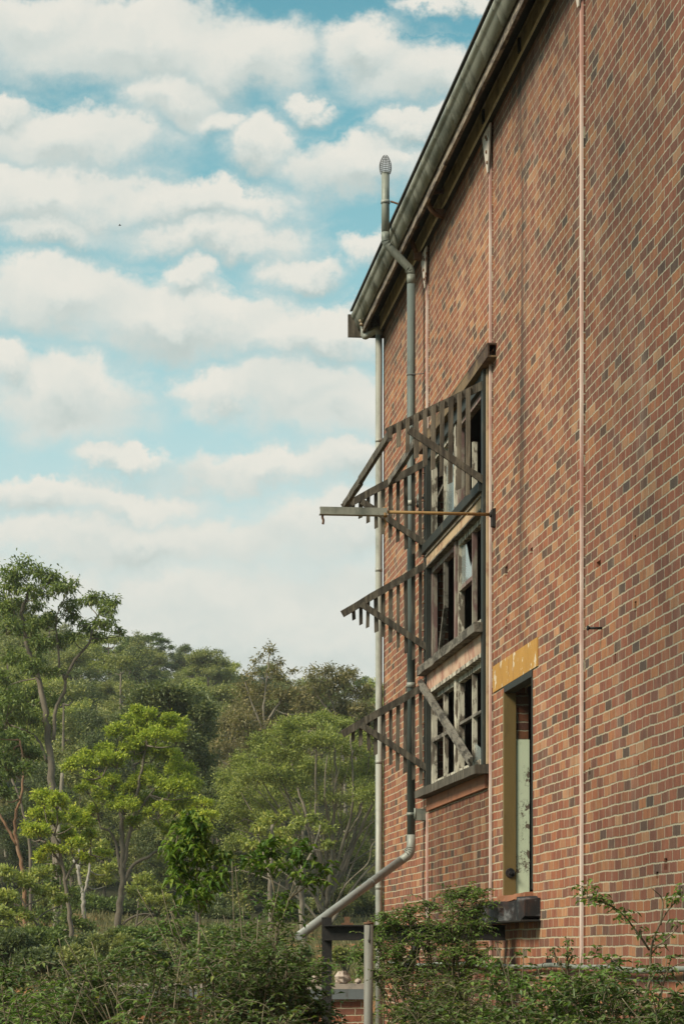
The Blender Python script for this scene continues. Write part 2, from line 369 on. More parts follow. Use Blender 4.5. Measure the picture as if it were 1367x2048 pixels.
M['ochre'] = paint_mat('ochre_lintel_paint', (.42, .22, .05), (.60, .50, .36), 6.5, (0.575, 0.60), rough=0.7, stretch=(1, 1, 1), dirt=(.20, .085, .03), dirt_amt=0.55, bmp=0.5, seed=3.1)
M['olive'] = paint_mat('olive_brown_paint', (.165, .112, .042), (.23, .16, .075), 5, (0.62, 0.7), rough=0.5, dirt=(.05, .035, .02), dirt_amt=0.45)
M['rust'] = paint_mat('rusted_steel', (.15, .08, .045), (.32, .18, .08), 6, (0.54, 0.7), rough=0.8, stretch=(1, 1, 1), dirt=(.02, .018, .016), dirt_amt=0.6, bmp=0.6)
M['rust_ochre'] = paint_mat('yellow_rusted_rod', (.26, .155, .055), (.22, .09, .04), 9, (0.55, 0.66), rough=0.7, stretch=(1, 1, 1), dirt_amt=0.3)
M['lint'] = paint_mat('rusted_lintel_steel', (.17, .115, .06), (.06, .035, .022), 4, (0.46, 0.62), rough=0.75, stretch=(0.6, 1, 1), dirt=(.03, .02, .015), dirt_amt=0.6)
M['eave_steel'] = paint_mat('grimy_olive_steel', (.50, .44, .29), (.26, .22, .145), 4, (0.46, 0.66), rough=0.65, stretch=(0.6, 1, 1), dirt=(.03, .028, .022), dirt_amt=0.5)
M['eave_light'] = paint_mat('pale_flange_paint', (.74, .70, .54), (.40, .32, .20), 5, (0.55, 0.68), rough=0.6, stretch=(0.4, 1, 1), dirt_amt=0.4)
M['fascia'] = paint_mat('rotting_fascia_board', (.25, .205, .155), (.075, .06, .05), 9, (0.42, 0.56), rough=0.9, stretch=(0.35, 1, 2), dirt=(.24, .18, .13), dirt_amt=0.35, bmp=0.8)
M['dark_steel'] = paint_mat('dark_steelwork', (.017, .015, .014), (.06, .03, .02), 7, (0.6, 0.7), rough=0.7, stretch=(1, 1, 1), dirt_amt=0.3)
M['roof'] = paint_mat('dark_roof_sheet', (.05, .048, .046), None, 4, rough=0.7)
M['insul'] = paint_mat('glazed_insulator', (.36, .27, .17), (.15, .09, .05), 20, (0.5, 0.6), rough=0.3, stretch=(1, 1, 1))
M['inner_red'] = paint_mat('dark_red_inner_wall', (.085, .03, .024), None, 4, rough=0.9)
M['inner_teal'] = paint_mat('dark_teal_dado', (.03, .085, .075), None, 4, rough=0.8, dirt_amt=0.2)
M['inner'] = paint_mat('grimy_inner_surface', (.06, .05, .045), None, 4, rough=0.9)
M['concrete'] = paint_mat('stained_concrete', (.36, .30, .25), (.17, .15, .13), 3, (0.48, 0.66), rough=0.9, stretch=(1, 1, 1), dirt_amt=0.4, bmp=0.6)
M['slate_blue'] = paint_mat('blue_grey_steel_edge', (.13, .145, .15), (.07, .06, .05), 5, (0.55, 0.68), rough=0.7)
M['stone'] = paint_mat('pale_rubble', (.42, .34, .28), (.24, .2, .17), 9, (0.48, 0.6), rough=0.9, stretch=(1, 1, 1), bmp=0.9)
M['wire'] = paint_mat('grey_wire', (.09, .09, .085), None, 8, rough=0.5)

def mint_mat():
    m, T, P, O = mk('flaking_mint_paint')
    c = objc(T)
    vo = T.n('ShaderNodeTexVoronoi', feature='DISTANCE_TO_EDGE'); vo.inputs['Scale'].default_value = 12
    T.L.new(T.vm('ADD', T.vm('MULTIPLY', c, (1, 1.5, 1)), T.vm('SCALE', T.noise(c, 6, 5, 0.7, out='Color'), 0.3)), vo.inputs['Vector'])
    crack = T.mapr(vo.outputs['Distance'], 0.035, 0.012)
    n = T.noise(c, 5, 5, 0.7)
    crack = T.math('MULTIPLY', crack, T.mapr(n, 0.46, 0.58))
    fl = T.mapr(n, 0.575, 0.595)
    base = T.mix(T.noise(c, 2, 4, 0.6), (.44, .50, .34), (.58, .63, .47))
    col = T.mix(crack, base, (.10, .095, .06)); col = T.mix(fl, col, (.13, .10, .07))
    T.L.new(col, P.inputs['Base Color']); P.inputs['Roughness'].default_value = 0.7
    T.L.new(bump(T, T.math('SUBTRACT', 1.0, T.math('MAXIMUM', crack, fl)), 0.6, 0.004), P.inputs['Normal'])
    return m
M['mint'] = mint_mat()
def glass_mat():
    m, T, P, O = mk('dirty_window_glass')
    c = objc(T); n = T.noise(c, 6, 5, 0.7)
    T.put(P.inputs['Base Color'], (.30, .34, .33)); P.inputs['Roughness'].default_value = 0.12
    P.inputs['Alpha'].default_value = 0.8; P.inputs['Specular IOR Level'].default_value = 0.9
    P.inputs['Roughness'].default_value = 0.08
    return m
M['glass'] = glass_mat()

def bark_mat(name, c1, c2, c3, sc=2.0):
    m, T, P, O = mk(name); c = objc(T)
    n = T.noise(T.vm('MULTIPLY', c, (1, 1, 0.3)), sc, 6, 0.65)
    col = T.ramp(n, [(0.32, c1), (0.5, c2), (0.68, c3)])
    T.L.new(col, P.inputs['Base Color']); P.inputs['Roughness'].default_value = 0.9
    T.L.new(bump(T, T.noise(T.vm('MULTIPLY', c, (1, 1, 0.2)), sc * 6, 5, 0.7), 0.6, 0.02), P.inputs['Normal'])
    return m
M['bark_grey'] = bark_mat('grey_bark', (.07, .055, .04), (.13, .105, .075), (.21, .17, .125))
M['bark_pale'] = bark_mat('pale_gum_bark', (.10, .08, .058), (.19, .16, .12), (.30, .26, .20))
M['bark_red'] = bark_mat('rusty_gum_bark', (.11, .065, .04), (.22, .115, .06), (.26, .18, .12))
M['bark_fan'] = bark_mat('fanning_limb_bark', (.10, .08, .058), (.18, .15, .11), (.28, .24, .18))
M['bark_dark'] = bark_mat('dark_bark', (.04, .034, .026), (.085, .068, .05), (.14, .115, .085))
M['stem'] = bark_mat('shrub_stem', (.06, .05, .028), (.14, .115, .065), (.26, .215, .14), 8)
M['stem_dry'] = bark_mat('dry_cane', (.12, .095, .06), (.19, .155, .10), (.28, .235, .16), 8)

M['lf_gum'] = leaf_mat('gum_leaves', [(0, (0.0554, 0.084, 0.0284)), (0.45, (0.1086, 0.149, 0.0408)), (0.8, (0.1677, 0.2102, 0.0501)), (1, (0.2566, 0.2803, 0.0706))])
M['lf_bright'] = leaf_mat('bright_wattle_leaves', [(0, (0.1261, 0.176, 0.0289)), (0.4, (0.267, 0.3282, 0.0411)), (0.8, (0.4496, 0.469, 0.0576)), (1, (0.6462, 0.5627, 0.0824))], 0.3)
M['lf_mid'] = leaf_mat('mid_green_leaves', [(0, (0.1184, 0.146, 0.0481)), (0.4, (0.2218, 0.2555, 0.0672)), (0.8, (0.3403, 0.3529, 0.0842)), (1, (0.5031, 0.4623, 0.1202))], 0.28)
M['lf_olive'] = leaf_mat('olive_forest_leaves', [(0, (0.1123, 0.1304, 0.0546)), (0.5, (0.1988, 0.2141, 0.0744)), (0.85, (0.3049, 0.3002, 0.0892)), (1, (0.4169, 0.3655, 0.124))])
M['lf_dark'] = leaf_mat('dark_forest_leaves', [(0, (0.0599, 0.0803, 0.0387)), (0.5, (0.109, 0.1339, 0.0542)), (1, (0.2045, 0.2119, 0.0737))])
M['lf_brown'] = leaf_mat('brownish_tree_leaves', [(0, (0.1091, 0.1045, 0.0508)), (0.5, (0.1855, 0.1607, 0.0732)), (0.85, (0.2508, 0.211, 0.0915)), (1, (0.327, 0.2512, 0.122))])
M['lf_shrub'] = leaf_mat('shrub_leaves', [(0, (0.0333, 0.0575, 0.0177)), (0.45, (0.0707, 0.1116, 0.0313)), (0.8, (0.1288, 0.1776, 0.0431)), (0.955, (0.2078, 0.2367, 0.0587)), (0.975, (0.7482, 0.4396, 0.0587)), (1, (0.8314, 0.4396, 0.0686))], 0.2, 0.42)
M['lf_weed'] = leaf_mat('paler_weed_leaves', [(0, (.03, .05, .014)), (.5, (.07, .10, .024)), (.93, (.12, .15, .035)), (.96, (.34, .25, .04)), (1, (.36, .26, .05))], 0.25, 0.5)
M['lf_vine'] = leaf_mat('vine_leaves', [(0, (0.0481, 0.0918, 0.0233)), (0.5, (0.0994, 0.1683, 0.0365)), (1, (0.1925, 0.2602, 0.0582))], 0.25, 0.45)
M['lf_sap'] = leaf_mat('sapling_leaves', [(0, (0.0319, 0.0683, 0.0119)), (0.4, (0.0691, 0.1309, 0.0198)), (0.8, (0.1384, 0.2049, 0.0297)), (1, (0.2341, 0.296, 0.0495))], 0.25, 0.38)
M['petal'] = leaf_mat('pink_petals', [(0, (.45, .16, .28)), (1, (.6, .28, .4))], 0.3)

def ground_mat():
    m, T, P, O = mk('dry_ground'); c = objc(T)
    n = T.noise(c, 0.12, 6, 0.65); f = T.noise(c, 2.2, 6, 0.7); s = T.n('ShaderNodeSeparateXYZ'); T.L.new(c, s.inputs[0])
    grass = T.mix(f, (.04, .046, .018), (.12, .105, .048))
    soil = T.mix(f, (.24, .10, .04), (.40, .20, .09))
    col = T.mix(T.mapr(n, 0.52, 0.62), grass, soil)
    wood = T.mix(f, (.018, .022, .010), (.05, .046, .024))
    col = T.mix(T.mapr(s.outputs[1], 112, 122), col, wood)
    T.L.new(col, P.inputs['Base Color']); P.inputs['Roughness'].default_value = 1.0; P.inputs['Specular IOR Level'].default_value = 0.1
    T.L.new(bump(T, T.noise(c, 9, 6, 0.75), 0.8, 0.06), P.inputs['Normal'])
    return m
M['ground'] = ground_mat()
def grass_mat(): return leaf_mat('dry_grass_blades', [(0, (.06, .07, .02)), (.5, (.13, .12, .045)), (1, (.24, .20, .10))], 0.2, 0.7)
M['grass'] = grass_mat()

# ------------------------------------------------------------------ ground
def sstep(x, a, b):
    t = min(1, max(0, (x - a) / (b - a))); return t * t * (3 - 2 * t)
def gz(X, Y):
    z = 1.25 * sstep(Y, 36, 62) + 1.9 * sstep(Y, 62, 112)
    crest = 20.5 + max(-14, min(24, (2 - X) * 0.32))
    t = min(1.0, max(0.0, (Y - 108) / 190))
    z += crest * (t * t * (3 - 2 * t) * 0.6 + t * 0.4)
    z += max(0, Y - 300) * 0.0 + 0.25 * math.sin(X * 0.35 + Y * 0.11) * sstep(Y, 50, 120)
    return z
def build_ground():
    xs = [-1500, -600, -300, -180, -120, -80] + list(np.arange(-60, 41, 4.0)) + [60, 90, 140, 260, 600, 1500]
    ys = [-400, -120, -40, -10, 10, 25, 36] + list(np.arange(40, 330, 5.0)) + [360, 420, 600, 1200, 2500, 4000]
    vs = [(x, y, gz(x, y)) for y in ys for x in xs]; nx = len(xs)
    fs = [(j * nx + i, j * nx + i + 1, (j + 1) * nx + i + 1, (j + 1) * nx + i) for j in range(len(ys) - 1) for i in range(nx - 1)]
    me = bpy.data.meshes.new('ground'); me.from_pydata(vs, [], fs)
    me.polygons.foreach_set('use_smooth', [True] * len(fs))
    tag(link('ground', me, M['ground']), kind='structure')
build_ground()
# ------------------------------------------------------------------ the brick building
bld = thing('brick_building', 'tall derelict red brick factory building with a three-row broken window and steel strips', 'building', C0.copy(), ROT)
def bp(name, mat, *boxes, parent=None):
    mb = MB()
    for b in boxes: mb.wbox(*b)
    return mb.build(name, mat, parent or bld)

WIN = (4.29, 8.47, 1.90, 6.03); DOOR = (9.48, 11.0, 0.59, 2.66)
STRIPS = [4.20, 8.70, 13.26, 17.8, 22.3]
T_W = 0.23
rngb = random.Random(5)
def build_wall():
    ops = [(*WIN, T_W, 0), (*DOOR, T_W, 0)]
    for s_ in STRIPS:
        if s_ == 4.20: segs = [(6.2, 8.49), (-1.9, 1.60)]
        elif s_ == 8.70: segs = [(-1.9, 8.49)]
        else: segs = [(-1.9, 8.49)]
        for (a, b) in segs: ops.append((s_ + 0.035, s_ + 0.115, a, b, 0.05, 1))
    pits = [(1011.6, 1142, .14, .10), (1062, 1102, .12, .06), (1011.6, 1248, .10, .10), (1060, 1217, .07, .05), (1196, 1128, .16, .05), (1269.5, 1213, .07, .08),
            (1269, 1077, .05, .05), (1330, 1728, .10, .085), (1313, 1750, .08, .05), (1276, 1527, .04, .05), (1229, 1316, .05, .07), (1178, 1542, .05, .06)]
    for (px, py, w, h) in pits:
        Y = 22363 / (px - 120); u = u_at(px); z = (HY - py) * Y / F
        ops.append((u - w / 2, u + w / 2, z - h / 2, z + h / 2, 0.06, 1))
    us = sorted({0.0, 30.0} | {o[0] for o in ops} | {o[1] for o in ops}); zs = sorted({-1.9, 8.5} | {o[2] for o in ops} | {o[3] for o in ops})
    mb = MB()
    def inside(u, z): return any(o[0] < u < o[1] and o[2] < z < o[3] for o in ops)
    for i in range(len(us) - 1):
        if us[i + 1] - us[i] < 1e-5: continue
        j = 0
        while j < len(zs) - 1:
            uc = (us[i] + us[i + 1]) / 2
            if inside(uc, (zs[j] + zs[j + 1]) / 2): j += 1; continue
            k = j
            while k < len(zs) - 1 and not inside(uc, (zs[k] + zs[k + 1]) / 2): k += 1
            a, b, c, d = us[i], us[i + 1], zs[j], zs[k]
            mb.add([B(a, 0, c), B(b, 0, c), B(b, 0, d), B(a, 0, d)], [(0, 1, 2, 3)])
            j = k
    for (a, b, c, d, dp, closed) in ops:
        mb.add([B(a, 0, c), B(b, 0, c), B(b, 0, d), B(a, 0, d), B(a, -dp, c), B(b, -dp, c), B(b, -dp, d), B(a, -dp, d)],
               [(0, 4, 5, 1), (1, 5, 6, 2), (2, 6, 7, 3), (3, 7, 4, 0)] + ([(4, 5, 6, 7)] if closed else []))
    # gable wall outside face and near end, inside skin of the long wall with its two openings
    mb.add([B(0, 0, -1.9), B(0, -9, -1.9), B(0, -9, 10.9), B(0, 0, 8.5)], [(0, 1, 2, 3)])
    mb.add([B(30, 0, -1.9), B(30, -9, -1.9), B(30, -9, 10.9), B(30, 0, 8.5)], [(3, 2, 1, 0)])
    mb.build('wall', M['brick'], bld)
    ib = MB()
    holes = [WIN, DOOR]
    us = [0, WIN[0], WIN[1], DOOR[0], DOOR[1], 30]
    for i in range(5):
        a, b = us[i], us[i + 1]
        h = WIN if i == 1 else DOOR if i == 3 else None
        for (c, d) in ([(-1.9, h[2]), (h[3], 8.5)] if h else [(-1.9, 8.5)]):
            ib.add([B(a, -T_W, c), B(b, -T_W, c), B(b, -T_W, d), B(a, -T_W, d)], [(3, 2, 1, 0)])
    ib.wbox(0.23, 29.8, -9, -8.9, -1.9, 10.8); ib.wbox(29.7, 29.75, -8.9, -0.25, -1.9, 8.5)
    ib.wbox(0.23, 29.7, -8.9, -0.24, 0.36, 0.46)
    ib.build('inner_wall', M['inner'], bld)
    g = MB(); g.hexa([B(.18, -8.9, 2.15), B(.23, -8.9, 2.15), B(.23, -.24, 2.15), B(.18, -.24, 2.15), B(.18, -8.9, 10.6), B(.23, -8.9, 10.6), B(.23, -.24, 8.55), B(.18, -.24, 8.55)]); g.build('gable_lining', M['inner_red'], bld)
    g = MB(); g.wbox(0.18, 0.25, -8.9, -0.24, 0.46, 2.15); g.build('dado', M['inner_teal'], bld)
build_wall()

def fillet(pts, rad, k=5):
    pts = [Vector(p) for p in pts]; out = [pts[0]]
    for i in range(1, len(pts) - 1):
        p, q, s = pts[i - 1], pts[i], pts[i + 1]; r_ = min(rad, (p - q).length * .48, (s - q).length * .48)
        a, b2 = q + (p - q).normalized() * r_, q + (s - q).normalized() * r_
        out += [a.lerp(q, t).lerp(q.lerp(b2, t), t) for t in [j / k for j in range(k + 1)]]
    return out + [pts[-1]]
# roof, gutter and eave steelwork
mb = MB()
e0, e1 = B(-0.36, 0.415, 8.83), B(30, 0.415, 8.83); r0, r1 = B(-0.36, -9.0, 10.96), B(30, -9.0, 10.96)
up = Vector((0, 0, 0.022))
mb.hexa([e0, e1, r1, r0, e0 + up, e1 + up, r1 + up, r0 + up]); mb.build('roof', M['roof'], bld)
def profile(mb, prof, u0, u1, closed=False):
    n = len(prof); vs = [B(u, v, z) for u in (u0, u1) for (v, z) in prof]
    fs = [(i, (i + 1) % n, n + (i + 1) % n, n + i) for i in range(n if closed else n - 1)]
    mb.add(vs, fs, True)
gp = [(.285, 8.81), (.285, 8.60), (.292, 8.578), (.305, 8.572), (.362, 8.705), (.372, 8.722), (.388, 8.732), (.402, 8.752), (.404, 8.785), (.393, 8.808),
      (.385, 8.80), (.386, 8.76), (.372, 8.74), (.35, 8.70), (.31, 8.60), (.297, 8.60), (.297, 8.81)]
mb = MB()
u = -0.33; k = 0
while u < 30:
    u2 = min(30, u + (0.93 if k else 1.2)); profile(mb, gp, u, u2 - 0.009, True)
    mb.f.append([len(mb.v) - 2 * len(gp) + i for i in range(len(gp))]); mb.sm.append(False); mb.mi.append(0)
    u = u2; k += 1
gut = mb.build('gutter', M['gutter'], bld)
mb = MB(); u = 0.87
while u < 29:
    mb = MB(); c = [(v + (v - .34) * 0.05, z + (z - 8.70) * 0.04 - .003) for (v, z) in gp[:10]]
    profile(mb, c, u - 0.018, u + 0.012); u += 1.86
    mb.build('gutter_joint', M['gutter'], bld)
for i in range(16):
    mb = MB(); a = -0.3 + i * 1.9
    dz = rngb.uniform(-.012, .012)
    mb.hexa([B(a, .245, 8.475 + dz), B(a + 1.897, .245, 8.475 + rngb.uniform(-.01, .01)), B(a + 1.897, .28, 8.475), B(a, .28, 8.475 + dz),
             B(a, .245, 8.80), B(a + 1.897, .245, 8.80), B(a + 1.897, .28, 8.80), B(a, .28, 8.80)])
    mb.build('fascia_board', M['fascia'], bld)
bp('soffit', M['dark_steel'], (-0.3, 30, 0.0, 0.243, 8.77, 8.80))
bp('wall_plate', M['dark_steel'], (0, 30, -0.22, 0.0, 8.502, 8.79))
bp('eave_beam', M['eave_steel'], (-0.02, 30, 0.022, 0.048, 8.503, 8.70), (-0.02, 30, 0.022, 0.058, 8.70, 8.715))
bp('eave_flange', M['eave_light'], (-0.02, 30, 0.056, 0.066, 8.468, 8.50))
bp('flange_underside_shade', M['dark_steel'], (-0.02, 30, 0.002, 0.055, 8.472, 8.50))  # dark steel colour stands for the shade under the flange
mb = MB(); mb.wbox(-0.375, -0.335, -0.5, 0.445, 8.48, 8.79); mb.build('barge_board', M['timber'], bld)
# purlin ends and rusty hooks at the eave
for (px, s_) in ((968, 8.55), (1040, 10.6)):
    bp('cleat', M['black'], (s_, s_ + 0.05, 0.05, 0.075, 8.52, 8.66))
for px, flip in ((903, 1), (858, 0)):
    u = u_at(px - 8)
    pts = [B(u, .05, 8.66), B(u + .05, .20, 8.62), B(u + .1, .24, 8.50), B(u + .08, .18, 8.40), B(u - .0, .08, 8.38), B(u - .08, .05, 8.42)] if flip else \
          [B(u, .05, 8.80), B(u, .17, 8.72), B(u + .02, .16, 8.58), B(u + .02, .12, 8.46), B(u - .05, .06, 8.40), B(u - .12, .08, 8.42)]
    mb = MB(); mb.tube(catmull(pts, 4), 0.028, 8); mb.wbox(u - .03, u + .05, .05, .14, 8.37, 8.45)
    mb.build('hook', M['rust'], bld)
# steel strips let into the wall, with gusset plates at their heads
for s_ in STRIPS:
    for (a, b) in ([(6.22, 8.46), (-1.9, 1.70)] if s_ == 4.20 else [(-1.9, 8.46)]):
        mb = MB(); z = a
        w = 0.036
        mb.wbox(s_ - w, s_ + w - 0.002, -0.03, 0.019, a, b)
        mb.build('steel_strip', M['pink'], bld)
    g = MB(); g.wbox(s_ + .037, s_ + .113, -.049, -.018, 6.22 if s_ == 4.20 else -1.88, 8.48); g.build('gap_shade_liner', M['dark_steel'], bld)  # dark liner added to give the open gap its shade
    g = MB()
    v0, v1 = 0.028, 0.042
    g.hexa([B(s_ - .02, v0, 7.98), B(s_ + .03, v0, 7.98), B(s_ + .03, v1, 7.98), B(s_ - .02, v1, 7.98), B(s_ - .34, v0, 8.44), B(s_ + .16, v0, 8.44), B(s_ + .16, v1, 8.44), B(s_ - .34, v1, 8.44)])
    gp_ = g.build('gusset_plate', M['gusset'], bld)
    for (du, z) in ((-.06, 8.36), (.0, 8.32), (.01, 8.08), (-.03, 8.2)):
        r = MB(); c = B(s_ + du, .042, z); r.tube([c, c + NV * .014], [.02, .014], 7); r.build('rivet', M['rust'], gp_)

# ---- the big window
wnd = bp('window', M['black'], (4.25, 4.385, -0.10, 0.045, 1.97, 6.03), (8.355, 8.49, -0.10, 0.05, 1.97, 6.03), (4.385, 8.355, -0.10, 0.03, 5.90, 6.03))
bp('frame_edge', M['cream'], (8.492, 8.56, -0.02, 0.02, 1.97, 6.02), parent=wnd)
bp('transom', M['black'], (4.18, 8.42, 0.047, 0.085, 4.79, 4.89), parent=wnd)
bp('head_board', M['cream'], (4.39, 8.35, -0.06, 0.045, 4.62, 4.787), parent=wnd)
bp('head_moulding', M['timber_grey'], (4.39, 8.35, -0.06, 0.062, 4.735, 4.75), (4.39, 8.35, -0.06, 0.058, 4.60, 4.618), parent=wnd)
mb = MB(); mb.beam(B(4.2, .06, 3.385), B(8.47, .06, 3.385), .15, .10, segs=14, jit=.006, rng=rngb); mb.build('sill', M['timber_grey'], wnd)
bp('apron_board', M['apron'], (4.3, 8.36, -0.05, 0.04, 3.13, 3.332), parent=wnd)
bp('head_moulding', M['white'], (4.39, 8.35, -0.06, 0.055, 3.085, 3.128), parent=wnd)
mb = MB(); mb.beam(B(4.12, .055, 1.925), B(8.60, .055, 1.915), .19, .09, segs=12, jit=.004, rng=rngb); mb.build('sill', M['timber'], wnd)
bp('apron_board', M['apron_o'], (4.30, 8.50, 0.002, 0.035, 1.725, 1.872), parent=wnd)
bp('mullion', M['white'], (6.30, 6.42, -0.10, 0.012, 1.97, 3.085), parent=wnd)
bp('mullion', M['maroon'], (6.30, 6.42, -0.10, 0.012, 3.44, 4.60), parent=wnd)
bp('mullion', M['white'], (6.30, 6.42, -0.10, 0.012, 4.90, 5.90), parent=wnd)
def sash(u0, u1, z0, z1, mat, mid=True, munt=True, rs=True, half=None):
    st, dp = 0.065, (-0.075, -0.012)
    s_ = MB()
    s_.wbox(u0, u0 + st, *dp, z0, z1)
    if rs: s_.wbox(u1 - st, u1, *dp, z0, z1)
    else: s_.wbox(u1 - st, u1, *dp, z0, z0 + (z1 - z0) * 0.82)
    s_.wbox(u0 + st, u1 - st, *dp, z0, z0 + 0.09); s_.wbox(u0 + st, u1 - st, *dp, z1 - 0.06, z1)
    o = s_.build('sash', mat, wnd)
    return o
def bars(mat, *bx):
    m_ = MB()
    for b in bx: m_.wbox(*b)
    return m_.build('glazing_bar', mat, wnd)
V = (-0.068, -0.018)
# bottom row
sash(4.40, 6.29, 1.975, 3.08, M['white']); sash(6.43, 8.34, 1.975, 3.08, M['white'], rs=False)
bars(M['white'], (5.32, 5.37, *V, 2.065, 3.02)); bars(M['timber_grey'], (4.465, 5.32, *V, 2.53, 2.575), (5.37, 6.225, *V, 2.53, 2.575))
bars(M['white'], (7.36, 7.41, *V, 2.065, 3.02)); bars(M['timber_grey'], (6.495, 7.36, *V, 2.55, 2.58), (7.41, 8.275, *V, 2.55, 2.58))
# middle row
sash(4.40, 6.29, 3.44, 4.595, M['maroon']); sash(6.43, 8.34, 3.44, 4.595, M['white'])
mb = MB(); mb.wbox(5.32, 5.37, *V, 4.0, 4.535); mb.beam(B(5.345, -.04, 4.0), B(5.0, -.03, 3.53), .05, .05, up=NV); mb.build('glazing_bar', M['timber_grey'], wnd)
bars(M['maroon'], (7.36, 7.41, *V, 3.53, 4.535)); bars(M['maroon'], (6.495, 7.36, *V, 4.03, 4.075))
# top row
sash(4.40, 6.29, 4.905, 5.895, M['white']); sash(6.43, 8.34, 4.905, 5.895, M['maroon'])
bars(M['white'], (5.32, 5.37, *V, 4.995, 5.835)); mb = MB(); mb.beam(B(4.9, -.03, 5.36), B(5.34, -.03, 5.42), .035, .04, up=NV); mb.build('glazing_bar', M['timber_grey'], wnd)
bars(M['white'], (7.36, 7.41, *V, 4.995, 5.5))
def pane(pts, v=-0.045):
    m_ = MB(); n = len(pts)
    m_.add([B(u, v, z) for u, z in pts] + [B(u, v - .004, z) for u, z in pts], [tuple(range(n)), tuple(range(2 * n - 1, n - 1, -1))] + [(i, i + n, (i + 1) % n + n, (i + 1) % n) for i in range(n)])
    return m_.build('broken_pane', M['glass'], wnd)
pane([(6.495, 4.075), (7.36, 4.075), (7.36, 4.42), (7.25, 4.30), (7.12, 4.20), (6.98, 4.33), (6.82, 4.50), (6.495, 4.535)])
pane([(5.37, 4.995), (6.0, 4.995), (6.1, 5.3), (5.85, 5.7), (5.37, 5.6)])
pane([(7.41, 2.065), (8.05, 2.065), (7.9, 2.16), (7.41, 2.28)])
# rusted lintel channel
mb = MB(); mb.wbox(4.0, 9.02, 0.0, 0.095, 6.155, 6.172); mb.wbox(4.0, 9.02, 0.0, 0.095, 6.03, 6.047); mb.wbox(4.0, 9.02, 0.075, 0.092, 6.048, 6.154)
mb.build('lintel_channel', M['lint'], bld)

# ---- the doorway
bp('lintel', M['ochre'], (8.86, 11.27, 0.002, 0.012, 2.665, 2.93))
dor = bp('doorway', M['black'], (9.50, 11.0, -0.10, 0.012, 2.60, 2.663), (10.955, 11.0, -0.10, 0.006, 0.62, 2.60))
bp('door_frame', M['olive'], (9.455, 9.515, -0.108, 0.012, 0.60, 2.598), parent=dor)
bp('plaster', M['mint'], (9.482, 9.50, -0.245, -0.112, 0.60, 2.14), parent=dor)
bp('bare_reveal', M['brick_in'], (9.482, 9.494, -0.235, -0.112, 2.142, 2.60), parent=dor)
mb = MB(); c = B(9.516, -.05, .82); mb.tube([c, c + DU * .012], [.05, .045], 12); mb.tube([c + DU * .012, c + DU * .05], [.018, .016], 8); mb.build('lock_fitting', M['char'], dor)
mb = MB(); mb.beam(B(9.40, .03, .555), B(11.02, .025, .565), .10, .06, segs=9, jit=.01, rng=rngb); mb.build('sill', M['apron_o'], dor)

# ---- bolt stuck in the wall
mb = MB(); c = B(u_at(1203), 0, (HY - 1256.5) * (22363 / 1083) / F)
mb.tube([c, c + NV * .11], .011, 8); mb.tube([c + NV * .11, c + NV * .125], .02, 8)
mb.build('wall_bolt', M['dark_steel'], bld)

# ------------------------------------------------------------------ window awnings (slatted side cheeks)
def slat(root, u, v, zt, zb, w=.045, t=.018, mat='timber'):
    m_ = MB(); j = rngb.uniform(-.009, .009); sl = .6 * w; zb += rngb.uniform(-.02, .02); w *= rngb.uniform(.86, 1.1)
    m_.hexa([B(u, v - w / 2 + j, zb + sl * .5), B(u + t, v - w / 2 + j, zb + sl * .5), B(u + t, v + w / 2 + j, zb - sl * .3), B(u, v + w / 2 + j, zb - sl * .3),
             B(u, v - w / 2, zt + .02), B(u + t, v - w / 2, zt + .02), B(u + t, v + w / 2, zt - .012), B(u, v + w / 2, zt - .012)])
    m_.build('slat', M[rngb.choice(['timber', 'timber', 'timber_pale'] if u < 8 else ['timber', 'timber_pale', 'timber_pale'])], root)
def cheek(root, u, zt, dz=.615, slat_out=False, nsl=11, v0=.095, bot=1.25, bslope=.645, post=True):
    du = 0.03
    a, b = B(u + du, .0, zt), B(u + du, 1.035, zt - dz)
    m_ = MB(); m_.beam(a, b, .035, .082, segs=6, jit=.003, rng=rngb); m_.build('top_rail', M['timber'], root)
    a, b = B(u + du * .9 + .036, .0, zt - 1.03), B(u + du * .9 + .036, .81, zt - .505)
    m_ = MB(); m_.beam(a, b, .03, .072, segs=5, jit=.003, rng=rngb); m_.build('brace', M['timber'], root)
    for k in range(nsl):
        v = v0 + k * .0895
        us = u + (.05 if slat_out else -.012)
        slat(root, us, v, zt - dz / 1.035 * v + (.035 if slat_out else 0), zt - bot + bslope * v)
    if post:
        m_ = MB(); m_.wbox(u - .02, u + .05, -.005, .05, zt - 1.30, zt + .02)
        r = m_.build('post', M['black'], root)
        for q in range(4):
            n_ = MB(); c = B(u + .03, .05, zt - .15 - q * .33); n_.tube([c, c + NV * .035], .008, 6); n_.build('nail', M['rust'], r)
aw1 = thing('window_awning', 'topmost slatted timber awning frame, two cheeks joined by a bent front rail', 'window awning', B(4.25, 0, 4.6), ROT, 'slatted awning frames on the big window')
cheek(aw1, 4.25, 5.90, .575, post=True, bot=1.215)
cheek(aw1, 8.38, 5.90, .53, slat_out=True, v0=.196, nsl=10, bot=1.27, post=False)
mb = MB(); mb.beam(B(4.22, 1.0, 5.36), B(6.1, 1.03, 5.30), .05, .085, segs=4, jit=.004, rng=rngb); mb.build('front_rail', M['timber'], aw1); mb = MB(); mb.beam(B(6.05, 1.03, 5.315), B(8.45, 1.01, 5.345), .045, .08, segs=4, jit=.004, rng=rngb)
mb.build('front_rail', M['timber'], aw1)
mb = MB(); mb.beam(B(4.28, .47, 5.635), B(6.45, .47, 5.66), .045, .09, segs=5, jit=.006, rng=rngb); mb.build('middle_rail', M['timber_grey'], aw1)
aw2 = thing('window_awning', 'single slatted awning cheek beside the middle row of the big window', 'window awning', B(4.25, 0, 3.4), ROT, 'slatted awning frames on the big window')
